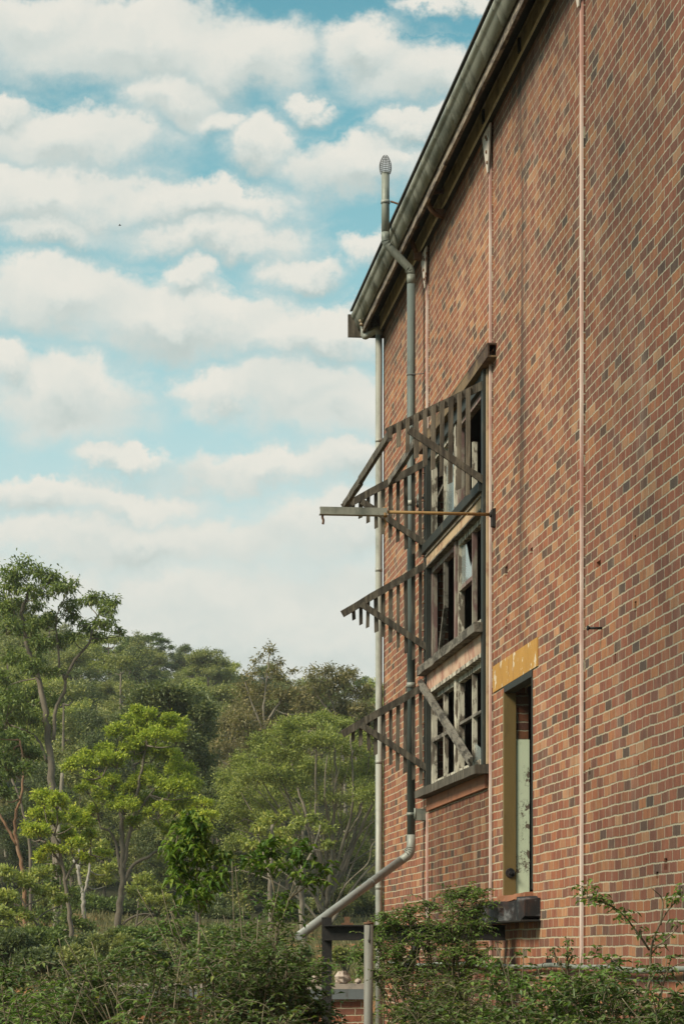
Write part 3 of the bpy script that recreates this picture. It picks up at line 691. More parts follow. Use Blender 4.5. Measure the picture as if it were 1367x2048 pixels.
cheek(aw2, 4.25, 4.68, .62)
aw3 = thing('window_awning', 'lowest slatted awning cheek, beside the bottom row of the big window', 'window awning', B(4.25, 0, 1.95), ROT, 'slatted awning frames on the big window')
cheek(aw3, 4.25, 3.245, .61, bot=1.26)
# fallen plank across the bottom row
pl0, pl1 = B(4.28, .10, 3.245), B(7.95, .085, 2.03)
o = MB(); o.beam(pl0, pl1, .03, .115, up=Vector((0, 0, 1)), segs=5, jit=.003, rng=rngb)
pw = thing('loose_plank', 'grey timber plank lying diagonally across the bottom window row', 'plank', pl1, ROT)
o.build('board', M['timber_grey'], pw)
o = MB(); o.beam(pl0 + NV * .025 + Vector((0, 0, .02)), pl1 + NV * .025 + Vector((0, 0, .02)), .018, .035, segs=3); o.build('batten', M['timber_grey'], pw)

# ------------------------------------------------------------------ horizontal arm
ua, za = 8.92, 4.46
arm = thing('bracket_arm', 'rusty horizontal rod with a grey channel end sticking out from the wall', 'bracket', B(ua, 0, za), ROT)
mb = MB(); mb.tube([B(ua, 0.02, za), B(ua, 1.14, za + .005)], .016, 10); mb.build('rod', M['rust_ochre'], arm)
mb = MB(); mb.wbox(ua - .03, ua + .03, 1.10, 1.775, za + .03, za + .042); mb.wbox(ua + .018, ua + .03, 1.10, 1.775, za - .028, za + .03); mb.wbox(ua - .045, ua + .05, 1.10, 1.78, za - .036, za - .028)
mb.build('channel', M['gutter'], arm)
mb = MB(); mb.hexa([B(ua - .05, .0, za - .13), B(ua + .05, .0, za - .13), B(ua + .05, .035, za - .12), B(ua - .05, .035, za - .12), B(ua - .05, 0, za + .06), B(ua + .05, 0, za + .06), B(ua + .05, .035, za + .05), B(ua - .05, .035, za + .05)])
mb.tube([B(ua, .03, za), B(ua, .055, za)], .03, 8); mb.build('wall_plate', M['dark_steel'], arm)
mb = MB(); mb.tube(catmull([B(ua, 1.745, za - .03), B(ua, 1.75, za - .06), B(ua, 1.74, za - .09), B(ua, 1.745, za - .13)], 3), .012, 6); mb.build('hook', M['rust'], arm)
mb = MB(); mb.tube(catmull([B(ua, 1.12, za - .03), B(ua + .01, 1.125, za - .07), B(ua, 1.11, za - .1), B(ua, 1.12, za - .15)], 3), .008, 6); mb.tube([B(ua - .05, 1.12, za + .05), B(ua + .05, 1.12, za - .05)], .02, 6)
mb.build('clamp', M['rust_ochre'], arm)

# ------------------------------------------------------------------ drainpipe at the corner
cd = thing('drainpipe', 'pale grey round downpipe at the far corner of the brick wall', 'drainpipe', B(.12, .075, -1.9), ROT)
ux, vx = .12, .078
mb = MB(); mb.tube([B(ux, vx, -1.85), B(ux, vx, 3.0), B(ux, vx, 3.0), B(ux, vx, 8.40)], .047, 14); mb.build('riser', M['zinc_pale'], cd)
mb = MB()
for z in (6.95, 5.2, 2.6, 0.9): mb = MB(); mb.tube([B(ux, vx, z), B(ux, vx, z + .05)], .0495, 14); mb.build('joint', M['zinc_pale'], cd)
mb = MB(); mb.tube(fillet([B(ux, vx, 8.36), B(ux, vx, 8.50), B(-.10, .25, 8.425), B(-.10, .262, 8.66)], .04, 4), .047, 14)
mb.build('elbow', M['zinc_pale'], cd)
# ------------------------------------------------------------------ vent pipe with wire cage
u3, v3 = 3.95, .167
vp = thing('vent_pipe', 'green-grey vent pipe rising past the gutter to a wire cage cap', 'vent pipe', B(u3, v3, 1.381), ROT)
rp = .050
mb = MB(); mb.tube([B(u3, v3, 1.381), B(u3, v3, 8.107)], rp, 16); mb.build('riser', M['teal_pipe'], vp)
mb = MB(); mb.tube([B(u3, v3, 8.088), B(u3, v3, 8.196)], rp + .002, 16); mb.tube(fillet([B(u3, v3, 8.186), B(u3, v3, 8.255), B(u3, .478, 8.571), B(u3, .478, 8.699)], .07), rp, 16)
mb.tube([B(u3, .478, 8.679), B(u3, .478, 9.419)], rp - .002, 16); mb.build('offset_pipe', M['zinc'], vp)
for zc, vv, tl in ((8.225, v3 + .006, .1), (8.25, v3 + .02, .4), (8.275, v3 + .045, .6), (8.54, .435, .6), (8.57, .462, .45), (8.60, .475, .2)):
    c = B(u3, vv, zc); d = (Vector((0, 0, 1)) * (1 - tl) + NV * tl).normalized(); mb = MB(); mb.tube([c - d * .005, c + d * .005], rp + .004, 16); mb.build('elbow_rib', M['zinc'], vp)
mb = MB(); mb.tube([B(u3, .478, 9.044), B(u3, .478, 9.084)], rp + .006, 16); b_ = mb.build('collar', M['zinc_pale'], vp)
mb = MB(); mb.tube(catmull([B(u3, .40, 9.064), B(u3 + .02, .40, 9.064), B(u3 + .05, .25, 8.995), B(u3 + .08, .18, 8.877)], 4), .012, 6); mb.build('stay', M['rust'], b_)
mb = MB()
def cage_r(t): return .072 * max(0.02, math.sin(math.pi * (.24 + .70 * t))) ** .72
cc = lambda t: B(u3, .478, 9.53 * .9863 + t * .225)
for k in range(12):
    a = 2 * math.pi * k / 12
    mb.tube([cc(t) + (DU * math.cos(a) + NV * math.sin(a)) * cage_r(t) for t in [i / 10 for i in range(11)]], .003, 4)
for i in range(1, 9):
    t = i / 9.5; r = cage_r(t)
    mb.tube([cc(t) + (DU * math.cos(a) + NV * math.sin(a)) * r for a in [2 * math.pi * q / 16 for q in range(17)]], .0024, 4)
mb.build('wire_cage', M['wire'], vp)
for z_ in (3.23, 5.42): mb = MB(); mb.tube([B(u3, v3, z_), B(u3, v3, z_ + .06)], rp + .006, 16); mb.build('joint', M['zinc_pale'], vp)
mb = MB(); mb.tube([B(u3, v3, 1.687), B(u3, v3, 1.726)], rp + .007, 16); mb.wbox(u3 - .03, u3 + .10, 0, .12, 1.63, 1.77); mb.tube([B(u3 + .09, .13, 1.647), B(u3 + .09, .13, 1.775)], .016, 7); mb.build('wall_bracket', M['zinc'], vp)
mb = MB(); mb.tube([B(u3, v3, 6.983), B(u3, v3, 6.998)], rp + .004, 14); mb.tube([B(u3 + .05, v3 + .01, 6.990), B(u3 + .09, .03, 6.993), B(u3 + .11, 0.0, 7.06)], .006, 5); mb.build('wire_tie', M['wire'], vp)
pe = Vector(((596 - CX) * 28.4 / F, 28.4, E + (HY - 1873) * 28.4 / F)); ps = B(u3, v3 + .13, 1.144)
mb = MB(); mb.tube(fillet([B(u3, v3, 1.460), B(u3, v3, 1.233), ps], .13, 7), rp + .002, 16); 
mb.build('elbow', M['zinc_pale'], vp)
mb = MB(); mb.tube([ps, ps.lerp(pe, .5), pe], [rp + .002, rp, rp], 16); mb.build('outfall_pipe', M['zinc_rust'], vp)
mb = MB(); d = (pe - ps).normalized(); c = ps.lerp(pe, .30); mb.tube([c, c + d * .03], rp + .005, 16); mb.build('joint', M['zinc_rust'], vp)
for zc, vv, tl in ((1.31, v3 + .005, .12), (1.28, v3 + .015, .3), (1.255, v3 + .03, .45), (1.232, v3 + .055, .6)):
    c = B(u3, vv, zc); dd = (Vector((0, 0, -1)) * (1 - tl) + NV * tl).normalized(); mb = MB(); mb.tube([c - dd * .005, c + dd * .005], rp + .006, 16); mb.build('elbow_rib', M['zinc_pale'], vp)

# ------------------------------------------------------------------ insulators, lamp, charred beam, base pipe
for (v, z, du, nm) in ((.235, 8.63, .03, 'upper ceramic wire insulator under the far end of the gutter'), (.305, 8.535, .05, 'lower ceramic wire insulator at the top of the corner downpipe')):
    it = thing('insulator', nm, 'insulator', B(du, v, z), ROT, 'ceramic insulators at the gutter end')
    m_ = MB(); prof = [(.0, .012), (.01, .03), (.03, .032), (.038, .018), (.05, .018), (.06, .036), (.085, .036), (.095, .015), (.11, .012)]
    m_.tube([B(du, v, z + h) for h, r in prof], [r for h, r in prof], 12); m_.build('body', M['insul'], it)
    m_ = MB(); m_.tube(catmull([B(du, v, z), B(du, v - .01, z - .03), B(du, v - .08, z - .02), B(du + .02, .1, z - .04), B(du + .02, .02, z - .12)], 4), .006, 5); m_.build('wire', M['wire'], it)
fx = thing('wall_lamp', 'small black and silver lamp fitting beside the vent pipe behind the slats', 'lamp', B(3.95, 0, 5.45), ROT)
m_ = MB(); m_.wbox(3.93, 3.99, 0, .02, 5.40, 5.56); m_.tube([B(3.96, .02, 5.52), B(3.96, .07, 5.50)], .012, 8); m_.tube([B(3.96, .075, 5.40), B(3.96, .075, 5.46)], [.032, .03], 10); m_.build('holder', M['black'], fx)
m_ = MB(); m_.tube([B(3.96, .075, 5.46), B(3.96, .075, 5.50), B(3.96, .075, 5.56)], [.03, .034, .02], 10); m_.build('shade', M['zinc_pale'], fx)

ch = thing('charred_beam', 'burnt black timber beam stub below the doorway sill', 'timber beam', B(10.0, .12, .35), ROT)
m_ = MB(); rr = random.Random(9); segs = 40; vs = []
notch = {22: .05, 23: .13, 24: .16, 25: .12, 26: .05, 28: .10, 29: .15, 30: .06, 32: .11, 33: .14, 34: .10, 35: .04}
for i in range(segs + 1):
    u = 8.75 + 2.62 * i / segs
    top = .52 + rr.uniform(-.008, .008) - notch.get(i, 0) + (.02 if 35 < i < 39 else 0)
    dpt = .20 - (rr.uniform(0, .05) if i > 20 else 0) - (.06 if i in (24, 29, 33) else 0) - (.05 if i == segs else 0)
    z0 = .335 + (.03 if i == segs else 0)
    vs += [B(u, .0, z0), B(u, dpt, z0), B(u, dpt, top - rr.uniform(0, .02)), B(u, .0, top + .01)]
fs = [(0, 1, 2, 3), tuple(4 * segs + k for k in (3, 2, 1, 0))]
for i in range(segs):
    for k in range(4): fs.append((4 * i + k, 4 * i + (k + 1) % 4, 4 * i + 4 + (k + 1) % 4, 4 * i + 4 + k))
m_.add(vs, fs); m_.build('timber', M['char'], ch)
m_ = MB(); m_.wbox(8.7, 11.40, .01, .19, .318, .334); m_.build('steel_shelf', M['dark_steel'], ch)
m_ = MB(); m_.tube([B(9.9, .15, .40), B(9.9, .18, .40)], .03, 8); m_.build('bolt', M['rust'], ch)

bpz = thing('water_pipe', 'grey sagging pipe clipped along the foot of the brick wall', 'pipe', B(12, .06, -.1), ROT)
pts = []; rr = random.Random(3)
for i in range(46):
    u = 1.0 + i * .5; pts.append(B(u, .06 + rr.uniform(-.01, .01), -.095 + .010 * math.sin(u * 1.1) + .007 * math.sin(u * 2.7)))
m_ = MB(); m_.tube(catmull(pts, 2), .022, 10); m_.build('tube', M['zinc'], bpz)
for i, u in enumerate((3.2, 6.1, 9.3, 11.9, 14.6, 17.5)):
    m_ = MB(); c = B(u, .06, -.095 + .010 * math.sin(u * 1.1) + .007 * math.sin(u * 2.7)); m_.tube([c - DU * .015, c + DU * .015], .028, 8); m_.wbox(u - .012, u + .012, 0, .05, c.z - E + .0, c.z - E + .06)
    m_.build('clip', M['dark_steel'], bpz)

# ------------------------------------------------------------------ old landing frame and pipe post in front of the wall
YP = 25.0
fr = thing('landing_frame', 'black steel post and cross beam of a vanished landing below the doorway', 'steel frame', Vector((-.16, YP, 0)))
m_ = MB(); x0 = (647 - CX) * YP / F; x1 = 1.60
m_.box(x0, x1, YP - .05, YP + .05, E + .292, E + .304); m_.box(x0, x1, YP + .005, YP + .02, E + .165, E + .292); m_.box(x0, x1, YP - .05, YP + .05, E + .153, E + .165)
m_.build('cross_beam', M['dark_steel'], fr)
m_ = MB(); pxw = (643 - CX) * YP / F
for a, b in ((-.045, -.035), (.035, .045)): m_.box(pxw - .0, pxw + .10, YP + .06 + a, YP + .06 + b, 0, E + .38)
m_.box(pxw + .045, pxw + .057, YP + .026, YP + .094, 0, E + .38); m_.build('post', M['dark_steel'], fr)
m_ = MB(); bx = (688 - CX) * YP / F; m_.box(bx - .03, bx + .09, YP - .05, YP + .04, E + .305, E + .325); m_.box(bx, bx + .055, YP - .03, YP + .02, E + .325, E + .385); m_.build('cleat', M['rust'], fr)
m_ = MB(); m_.beam(img(838, 1880, YP), img(812, 1945, YP - .1), .05, .07); m_.build('brace', M['dark_steel'], fr)
YQ = 20.6
pp = thing('pipe_post', 'grey steel pipe post with a rusty cap standing before the landing frame', 'post', Vector(((737 - CX) * YQ / F, YQ, 0)))
c = Vector(((737 - CX) * YQ / F, YQ, 0)); zt = E + (HY - 1846) * YQ / F
m_ = MB(); m_.tube([c + Vector((-.012, 0, 0)), c + Vector((0, 0, zt))], .037, 16); m_.build('pipe', paint_mat('grey_pipe_with_rust_runs', (.185, .18, .155), (.15, .085, .045), 3.2, (0.52, 0.66), rough=0.6, stretch=(4, 4, 0.3), dirt_amt=.4), pp)
m_ = MB(); m_.tube([c + Vector((0, 0, zt - .012)), c + Vector((0, 0, zt + .006))], .041, 16); m_.tube([c + Vector((.002, 0, zt + .006)), c + Vector((.002, 0, zt + .018))], .015, 8); m_.build('cap', M['rust'], pp)
m_ = MB(); m_.beam(c + Vector((.012, -.042, zt - .02)), c + Vector((.004, -.044, zt - .135)), .008, .006); m_.tube([c + Vector((.004, -.044, zt - .135)), c + Vector((.002, -.044, zt - .16))], [.014, .004], 6); m_.build('drip_stain_strap', M['dark_steel'], pp)

# low ruin wall with rubble behind the shrubs
YL = 30.0
lw = thing('low_wall', 'low ruined concrete wall behind the shrubs left of the steel post', 'wall', Vector((-1.7, YL, 0)))
xa, xb = (110 - CX) * YL / F, (742 - CX) * YL / F; zt = E + (HY - 1968) * YL / F
m_ = MB(); m_.box(xa, xb, YL, YL + .55, zt - .06, zt); m_.build('coping', M['concrete'], lw)
m_ = MB(); m_.box(xa + .01, xb - .01, YL - .02, YL + .02, zt - .18, zt - .062); m_.build('steel_edge', M['slate_blue'], lw)
m_ = MB(); m_.box(xa + .03, xb - .03, YL + .05, YL + .5, 0, zt - .062); m_.build('brickwork', brick_mat('low_wall_brick', stain=False), lw)
rr = random.Random(11)
for (px, sz, nm) in ((684, .10, 'largest lump of pale rubble on the low wall, right of the black post'), (628, .075, 'lump of pale rubble on the low wall, just left of the black post'), (716, .04, 'small chip of rubble on the low wall beside the pipe post')):
    c = Vector(((px - CX) * (YL + .2) / F, YL + .2, zt))
    m_ = MB(); n1, n2 = 7, 9; vs = []
    for i in range(n1 + 1):
        for k in range(n2):
            th = math.pi * i / n1; ph = 2 * math.pi * k / n2; r = sz * rr.uniform(.72, 1.2)
            vs.append(c + Vector((r * math.sin(th) * math.cos(ph), r * math.sin(th) * math.sin(ph), sz * .7 + r * .8 * math.cos(th))))
    fs = [(i * n2 + k, i * n2 + (k + 1) % n2, (i + 1) * n2 + (k + 1) % n2, (i + 1) * n2 + k) for i in range(n1) for k in range(n2)]
    m_.add(vs, fs); o = m_.build('rubble_stone', M['stone'], None, Matrix.Translation(c)); tag(o, nm, 'stone', 'rubble on the low wall')

# a bird far off in the sky
bc = img(240, 451, 130)
br = thing('bird', 'tiny dark bird flying high against the clouds', 'bird', bc)
m_ = MB(); m_.tube([bc + Vector((-.17, 0, -.01)), bc + Vector((-.08, 0, 0)), bc + Vector((.03, 0, .015)), bc + Vector((.11, 0, .03)), bc + Vector((.16, 0, .03))], [.012, .045, .055, .035, .006], 8)
m_.build('body', M['dark_steel'], br)
for sgn in (-1, 1):
    m_ = MB(); m_.add([bc + Vector((-.05, 0, .02)), bc + Vector((.06, 0, .02)), bc + Vector((.04, sgn * .2, .10)), bc + Vector((-.06, sgn * .36, .06)), bc + Vector((-.06, sgn * .16, .08))], [(0, 1, 2, 4), (4, 2, 3)])
    m_.build('wing', M['dark_steel'], br)
br.scale = (.45, .45, .45)
# ------------------------------------------------------------------ vegetation
def leaves_mesh(name, P, D, Nn, L, W, near=False, droop=0.0):
    """many separate leaves in one mesh: P base points, D axis, Nn face normal, L length, W width (arrays)"""
    P = np.asarray(P, dtype=np.float32); D = np.asarray(D, dtype=np.float32); Nn = np.asarray(Nn, dtype=np.float32)
    n = len(P); L = np.broadcast_to(np.asarray(L, dtype=np.float32), (n,))[:, None]; W = np.broadcast_to(np.asarray(W, dtype=np.float32), (n,))[:, None]
    D = D / (np.linalg.norm(D, axis=1, keepdims=True) + 1e-9)
    Sd = np.cross(D, Nn); Sd /= (np.linalg.norm(Sd, axis=1, keepdims=True) + 1e-9); Nn = np.cross(Sd, D)
    dz = np.zeros_like(P); dz[:, 2] = 1
    mid = P + D * L * .45 + Nn * W * .10
    a = mid + Sd * W * .5 + Nn * W * .12; b = mid - Sd * W * .5 + Nn * W * .12
    t = P + D * L - dz * L * droop
    if near:
        m = P + D * L * .5 - Nn * W * .10 - dz * L * droop * .25
        V = np.stack([P, a, t, b, m], 1).reshape(-1, 3); k = 5
        tri = np.array([[0, 4, 1], [1, 4, 2], [0, 3, 4], [3, 2, 4]]); 
        fc = (np.arange(n)[:, None, None] * k + tri[None]).reshape(-1); nl, nf = 3, n * 4
    else:
        V = np.stack([P, a, t, b], 1).reshape(-1, 3); fc = np.arange(n * 4); nl, nf = 4, n
    me = bpy.data.meshes.new(name)
    me.vertices.add(len(V)); me.vertices.foreach_set('co', V.ravel())
    me.loops.add(len(fc)); me.loops.foreach_set('vertex_index', fc.astype(np.int32))
    me.polygons.add(nf); me.polygons.foreach_set('loop_start', np.arange(0, nf * nl, nl, dtype=np.int32)); me.polygons.foreach_set('loop_total', np.full(nf, nl, dtype=np.int32))
    me.update(); me.validate(); return me

def rand_unit(g, n):
    v = g.normal(size=(n, 3)); return v / (np.linalg.norm(v, axis=1, keepdims=True) + 1e-9)

def tuft_leaves(g, c, rad, n, dome=0.6, subs=9, spread=.42, hang=0.0):
    """leaves of one foliage clump: sub-tufts over an ellipsoid's upper shell, gaussian round each"""
    c = np.array(c); rad = np.array(rad)
    d = rand_unit(g, subs); d[:, 2] = np.abs(d[:, 2]) * dome + d[:, 2] * (1 - dome)
    sc = c + d * rad * (g.uniform(.35, .95, (subs, 1)))
    w = g.integers(0, subs, n)
    off = g.normal(size=(n, 3)) * .5; off[:, 2] *= .95
    P = sc[w] + off * rad * spread
    out = (P - c) / rad
    D = out * .6 + rand_unit(g, n) * .9; D[:, 2] -= hang
    N = rand_unit(g, n) * .8 + np.array([0, 0, 1.0])
    return P, D, N, sc

def nearest_on(paths, c):
    best = None
    for p in paths:
        for q in p:
            if q.z > c.z - .05: continue
            s = (q - c).length + max(0, .3 * abs(q.x - c.x))
            if best is None or s < best[0]: best = (s, q)
    return best[1] if best else paths[0][0]

def px_tree(name, label, cat, Y, trunks, clumps, lf, bark, leaf=.16, asp=.38, dens=.30, seed=0, group=None, dome=.6, twigs=True, hang=0.0, spread=.42, limb_r=.05, depth=.9, ryk=1.35):
    g = np.random.default_rng(seed); r = random.Random(seed); k = Y / F
    b = trunks[0][0][0]; base = Vector(((b[0] - CX) * k, Y, 0)); base.z = min(gz(base.x, Y), E + (HY - b[1]) * k)
    root = thing(name, label, cat, base, 0, group)
    tm = MB(); paths = []
    for (pts, ra, rb) in trunks:
        wp = []
        for q in pts: wp.append(Vector(((q[0] - CX) * k, Y + (q[2] if len(q) > 2 else 0), E + (HY - q[1]) * k)))
        if pts is trunks[0][0]: wp[0].z = base.z - .2
        path = catmull(wp, 5); m = len(path)
        for p in path[1:-1]: p += Vector((r.uniform(-1, 1), r.uniform(-1, 1), 0)) * .35 * ra * k
        tm.tube(path, [(ra + (rb - ra) * i / (m - 1)) * k for i in range(m)], 8); paths.append(path)
    Ps, Ds, Ns = [], [], []
    for cl in clumps:
        px, py, rx, ry = cl[:4]; ry = ry * ryk; rx = rx * 1.05
        dy = cl[4] if len(cl) > 4 else r.uniform(-1, 1) * depth * 1.6
        c = Vector(((px - CX) * k, Y + dy, E + (HY - py) * k)); rad = (rx * k, (rx + ry) * .5 * k * depth, ry * k)
        n = int(dens * rx * ry * (cl[5] if len(cl) > 5 else 1))
        P, D, N, sc = tuft_leaves(g, c, rad, n, dome, subs=max(5, int(rx * ry / 110)), hang=hang, spread=spread)
        Ps.append(P); Ds.append(D); Ns.append(N)
        q = nearest_on(paths, c); d = c - q
        bot = c - Vector((0, 0, rad[2] * .55))
        lr = min(.11, limb_r * (.5 + d.length * .12))
        mid = q.lerp(bot, .5) + Vector((r.uniform(-.1, .1), r.uniform(-.1, .1), r.uniform(-.12, .02))) * d.length
        lp = catmull([q, mid, bot], 4)
        tm.tube(lp, [lr * (1 - .6 * i / (len(lp) - 1)) for i in range(len(lp))], 6)
        if twigs:
            for s_ in sc[:6]:
                e = Vector(s_); tm.tube([bot, bot.lerp(e, .55) + Vector((0, 0, .06)), e], [lr * .4, lr * .25, .008], 4)
    tm.build('trunk', M[bark], root)
    P = np.concatenate(Ps); D = np.concatenate(Ds); N = np.concatenate(Ns)
    P -= np.array(base)
    me = leaves_mesh('crown', P, D, N, g.uniform(.6, 1.25, len(P)) * leaf, g.uniform(.7, 1.2, len(P)) * leaf * asp, droop=hang * .4)
    link('crown', me, M[lf], root)
    return root

# ---- hillside forest: six crown shapes, every tree an object of its own
def forest_proto(seed, style):
    g = np.random.default_rng(100 + seed); r = random.Random(100 + seed); H = 10.0
    tm = MB(); lean = Vector((r.uniform(-.8, .8), r.uniform(-.8, .8), 0))
    tr = catmull([Vector((0, 0, -.5)), Vector((0, 0, H * .25)) + lean * .3, Vector((0, 0, H * .55)) + lean * .8, Vector((0, 0, H * .8)) + lean], 4)
    tm.tube(tr, [.17 * (1 - .7 * i / (len(tr) - 1)) for i in range(len(tr))], 7)
    Ps, Ds, Ns = [], [], []
    ncl = {0: 22, 1: 27, 2: 12}[style]
    for i in range(ncl):
        if style == 0:      # broad rounded crown
            ph = r.uniform(0, 6.28); t = math.sqrt(r.random()); c = Vector((math.cos(ph) * t * 2.4, math.sin(ph) * t * 2.4, H * .86 - 3.2 * t * t + r.uniform(-1.6, .3))); rad = (r.uniform(.8, 1.25), r.uniform(.8, 1.25), r.uniform(.55, .8))
        elif style == 1:    # tall dense crown to low down
            t = r.random(); ph = r.uniform(0, 6.28); w = 2.1 * math.sin(math.pi * (.18 + .8 * t)) ; c = Vector((math.cos(ph) * w * r.uniform(.4, 1), math.sin(ph) * w * r.uniform(.4, 1), H * (.14 + .80 * t))); rad = (r.uniform(.7, 1.1), r.uniform(.7, 1.1), r.uniform(.6, .9))
        else:               # open umbrella gum with bare limbs
            ph = r.uniform(0, 6.28); t = math.sqrt(r.random()); c = Vector((math.cos(ph) * t * 2.6, math.sin(ph) * t * 2.6, H * .93 - 1.3 * t * t + r.uniform(-1.0, .2))); rad = (r.uniform(.6, .95), r.uniform(.6, .95), r.uniform(.32, .5))
        c += lean
        n = int(520 * rad[0] * rad[1] * (1.0 if style != 2 else 1.1))
        P, D, N, sc = tuft_leaves(g, c, rad, n, .75, subs=8, spread=.46)
        Ps.append(P); Ds.append(D); Ns.append(N)
        q = min([p for p in tr if p.z < c.z] or [tr[0]], key=lambda p: (p - c).length + abs(p.z - (c.z - 1.8)) * .5)
        bot = c - Vector((0, 0, rad[2] * .5)); lp = catmull([q, q.lerp(bot, .5) + Vector((r.uniform(-.2, .2), r.uniform(-.2, .2), -.15)), bot], 3)
        tm.tube(lp, [.075 - .05 * i / (len(lp) - 1) for i in range(len(lp))], 5)
    P = np.concatenate(Ps); D = np.concatenate(Ds); N = np.concatenate(Ns)
    cm = leaves_mesh('crown', P, D, N, g.uniform(.6, 1.3, len(P)) * .21, g.uniform(.7, 1.2, len(P)) * .10)
    tmesh = bpy.data.meshes.new('trunk'); tmesh.from_pydata(tm.v, [], tm.f); tmesh.polygons.foreach_set('use_smooth', tm.sm)
    return tmesh, cm
KIND = [('lf_olive', 0, 'bark_grey', 'rounded olive green gum in the dense forest on the hillside'), ('lf_dark', 1, 'bark_dark', 'dense dark green tree in the forest on the hillside'),
        ('lf_mid', 0, 'bark_grey', 'lighter green rounded tree in the forest on the hillside'), ('lf_gum', 2, 'bark_pale', 'open umbrella-topped gum in the forest on the hillside'),
        ('lf_brown', 1, 'bark_pale', 'brownish green bushy tree in the forest on the hillside'), ('lf_olive', 1, 'bark_grey', 'tall olive green gum in the forest on the hillside')]
PROTO = []
for i, (lf, st, bk, lab) in enumerate(KIND):
    for q in range(2):
        t_, c_ = forest_proto(i * 7 + q, st)
        t_.materials.append(M[bk]); c_.materials.append(M[lf]); PROTO.append((i, t_, c_))
def forest_tree(x, y, idx, s, rz, label=None, group='trees of the hillside forest', hz=1.0):
    i, t_, c_ = PROTO[idx]
    root = thing('forest_tree', label or KIND[i][3], 'tree', Vector((x, y, gz(x, y))), rz, group)
    root.scale = (s, s, s * hz)
    for nm, me in (('trunk', t_), ('crown', c_)):
        o = bpy.data.objects.new(nm, me); COL.objects.link(o); o.parent = root
    return root
rf = random.Random(21); spots = []
tries = 0
while len(spots) < 290 and tries < 20000:
    tries += 1
    y = 121 + 200 * rf.random() ** 0.9
    x = rf.uniform(-.165 * y - 6, .055 * y + 7)
    sp = 2.8 + (y - 121) * .007
    if any((x - a) ** 2 + (y - b) ** 2 < sp * sp for a, b in spots): continue
    spots.append((x, y))
for (x, y) in spots:
    w = rf.random()
    px = CX + x / y * F
    if px > 430 and y < 190: pool = [4, 5, 5, 4, 2]
    elif 200 < px < 430 and y < 170: pool = [1, 5, 5, 1]
    else: pool = [0, 5, 1, 2, 0, 5, 2, 1] if y > 165 else [5, 1, 5, 1, 4]
    k = rf.choice(pool); s = rf.uniform(.62, 1.05) * (.8 if y < 150 else 1)
    if y > 255: s *= .86
    forest_tree(x, y, k * 2 + rf.randint(0, 1), s, rf.uniform(0, 6.28), hz=rf.uniform(.9, 1.12))
# trees one can single out on the skyline
def sky_tree(px, pytop, y, k, s, label):
    x = (px - CX) * y / F; top = E + (HY - pytop) * y / F; h = top - gz(x, y)
    o = forest_tree(x, y, k * 2, s, 1.0, label, None, hz=max(.6, h / (9.6 * s))); return o
sky_tree(312, 1262, 285, 3, 1.05, 'umbrella-crowned gum standing alone on the skyline of the hill')
sky_tree(255, 1285, 270, 3, .85, 'flat-topped gum just left of the lone skyline gum')
sky_tree(425, 1322, 290, 3, .7, 'small layered gum at the right end of the hill skyline')
sky_tree(725, 1345, 290, 3, .8, 'pale open gum on the far hill just left of the downpipe')

# ---- trees of the valley floor, each from the photograph
px_tree('gum_tree', 'tallest gum at the left edge, open dark crown against the clouds', 'tree', 100,
        [([(118, 1905), (112, 1760), (107, 1620), (100, 1520), (92, 1440), (80, 1370), (55, 1300), (45, 1230), (58, 1180)], 9.5, 3),
         ([(107, 1480), (112, 1420), (128, 1385), (130, 1360), (120, 1335), (116, 1290), (112, 1250)], 4.0, 1.6), ([(130, 1360), (150, 1320), (178, 1286), (190, 1240), (215, 1215)], 3.4, 1.4),
         ([(95, 1525), (80, 1485), (60, 1465), (20, 1450)], 3, 1.4), ([(45, 1260), (30, 1225), (22, 1190)], 2.6, 1)],
        [(58, 1150, 52, 32), (22, 1172, 36, 30), (100, 1165, 34, 26), (40, 1205, 40, 26), (78, 1195, 34, 24), (8, 1215, 26, 28), (140, 1185, 34, 24), (172, 1192, 28, 20), (135, 1215, 26, 20),
         (200, 1205, 28, 20), (228, 1225, 22, 24), (212, 1250, 26, 20), (180, 1250, 28, 22), (240, 1265, 14, 16), (150, 1240, 24, 18), (195, 1275, 18, 12),
         (95, 1250, 40, 24), (55, 1255, 34, 24), (20, 1260, 30, 28), (120, 1280, 34, 22), (80, 1300, 34, 22), (35, 1310, 34, 26), (10, 1350, 28, 26), (75, 1345, 44, 24), (50, 1385, 44, 26), (90, 1400, 30, 22), (100, 1450, 24, 18, .5), (60, 1440, 34, 22), (20, 1420, 34, 28), (150, 1275, 22, 16)],
        'lf_gum', 'bark_grey', leaf=.21, asp=.33, dens=.44, seed=3, dome=.4, hang=.45, spread=.40, ryk=1.05)
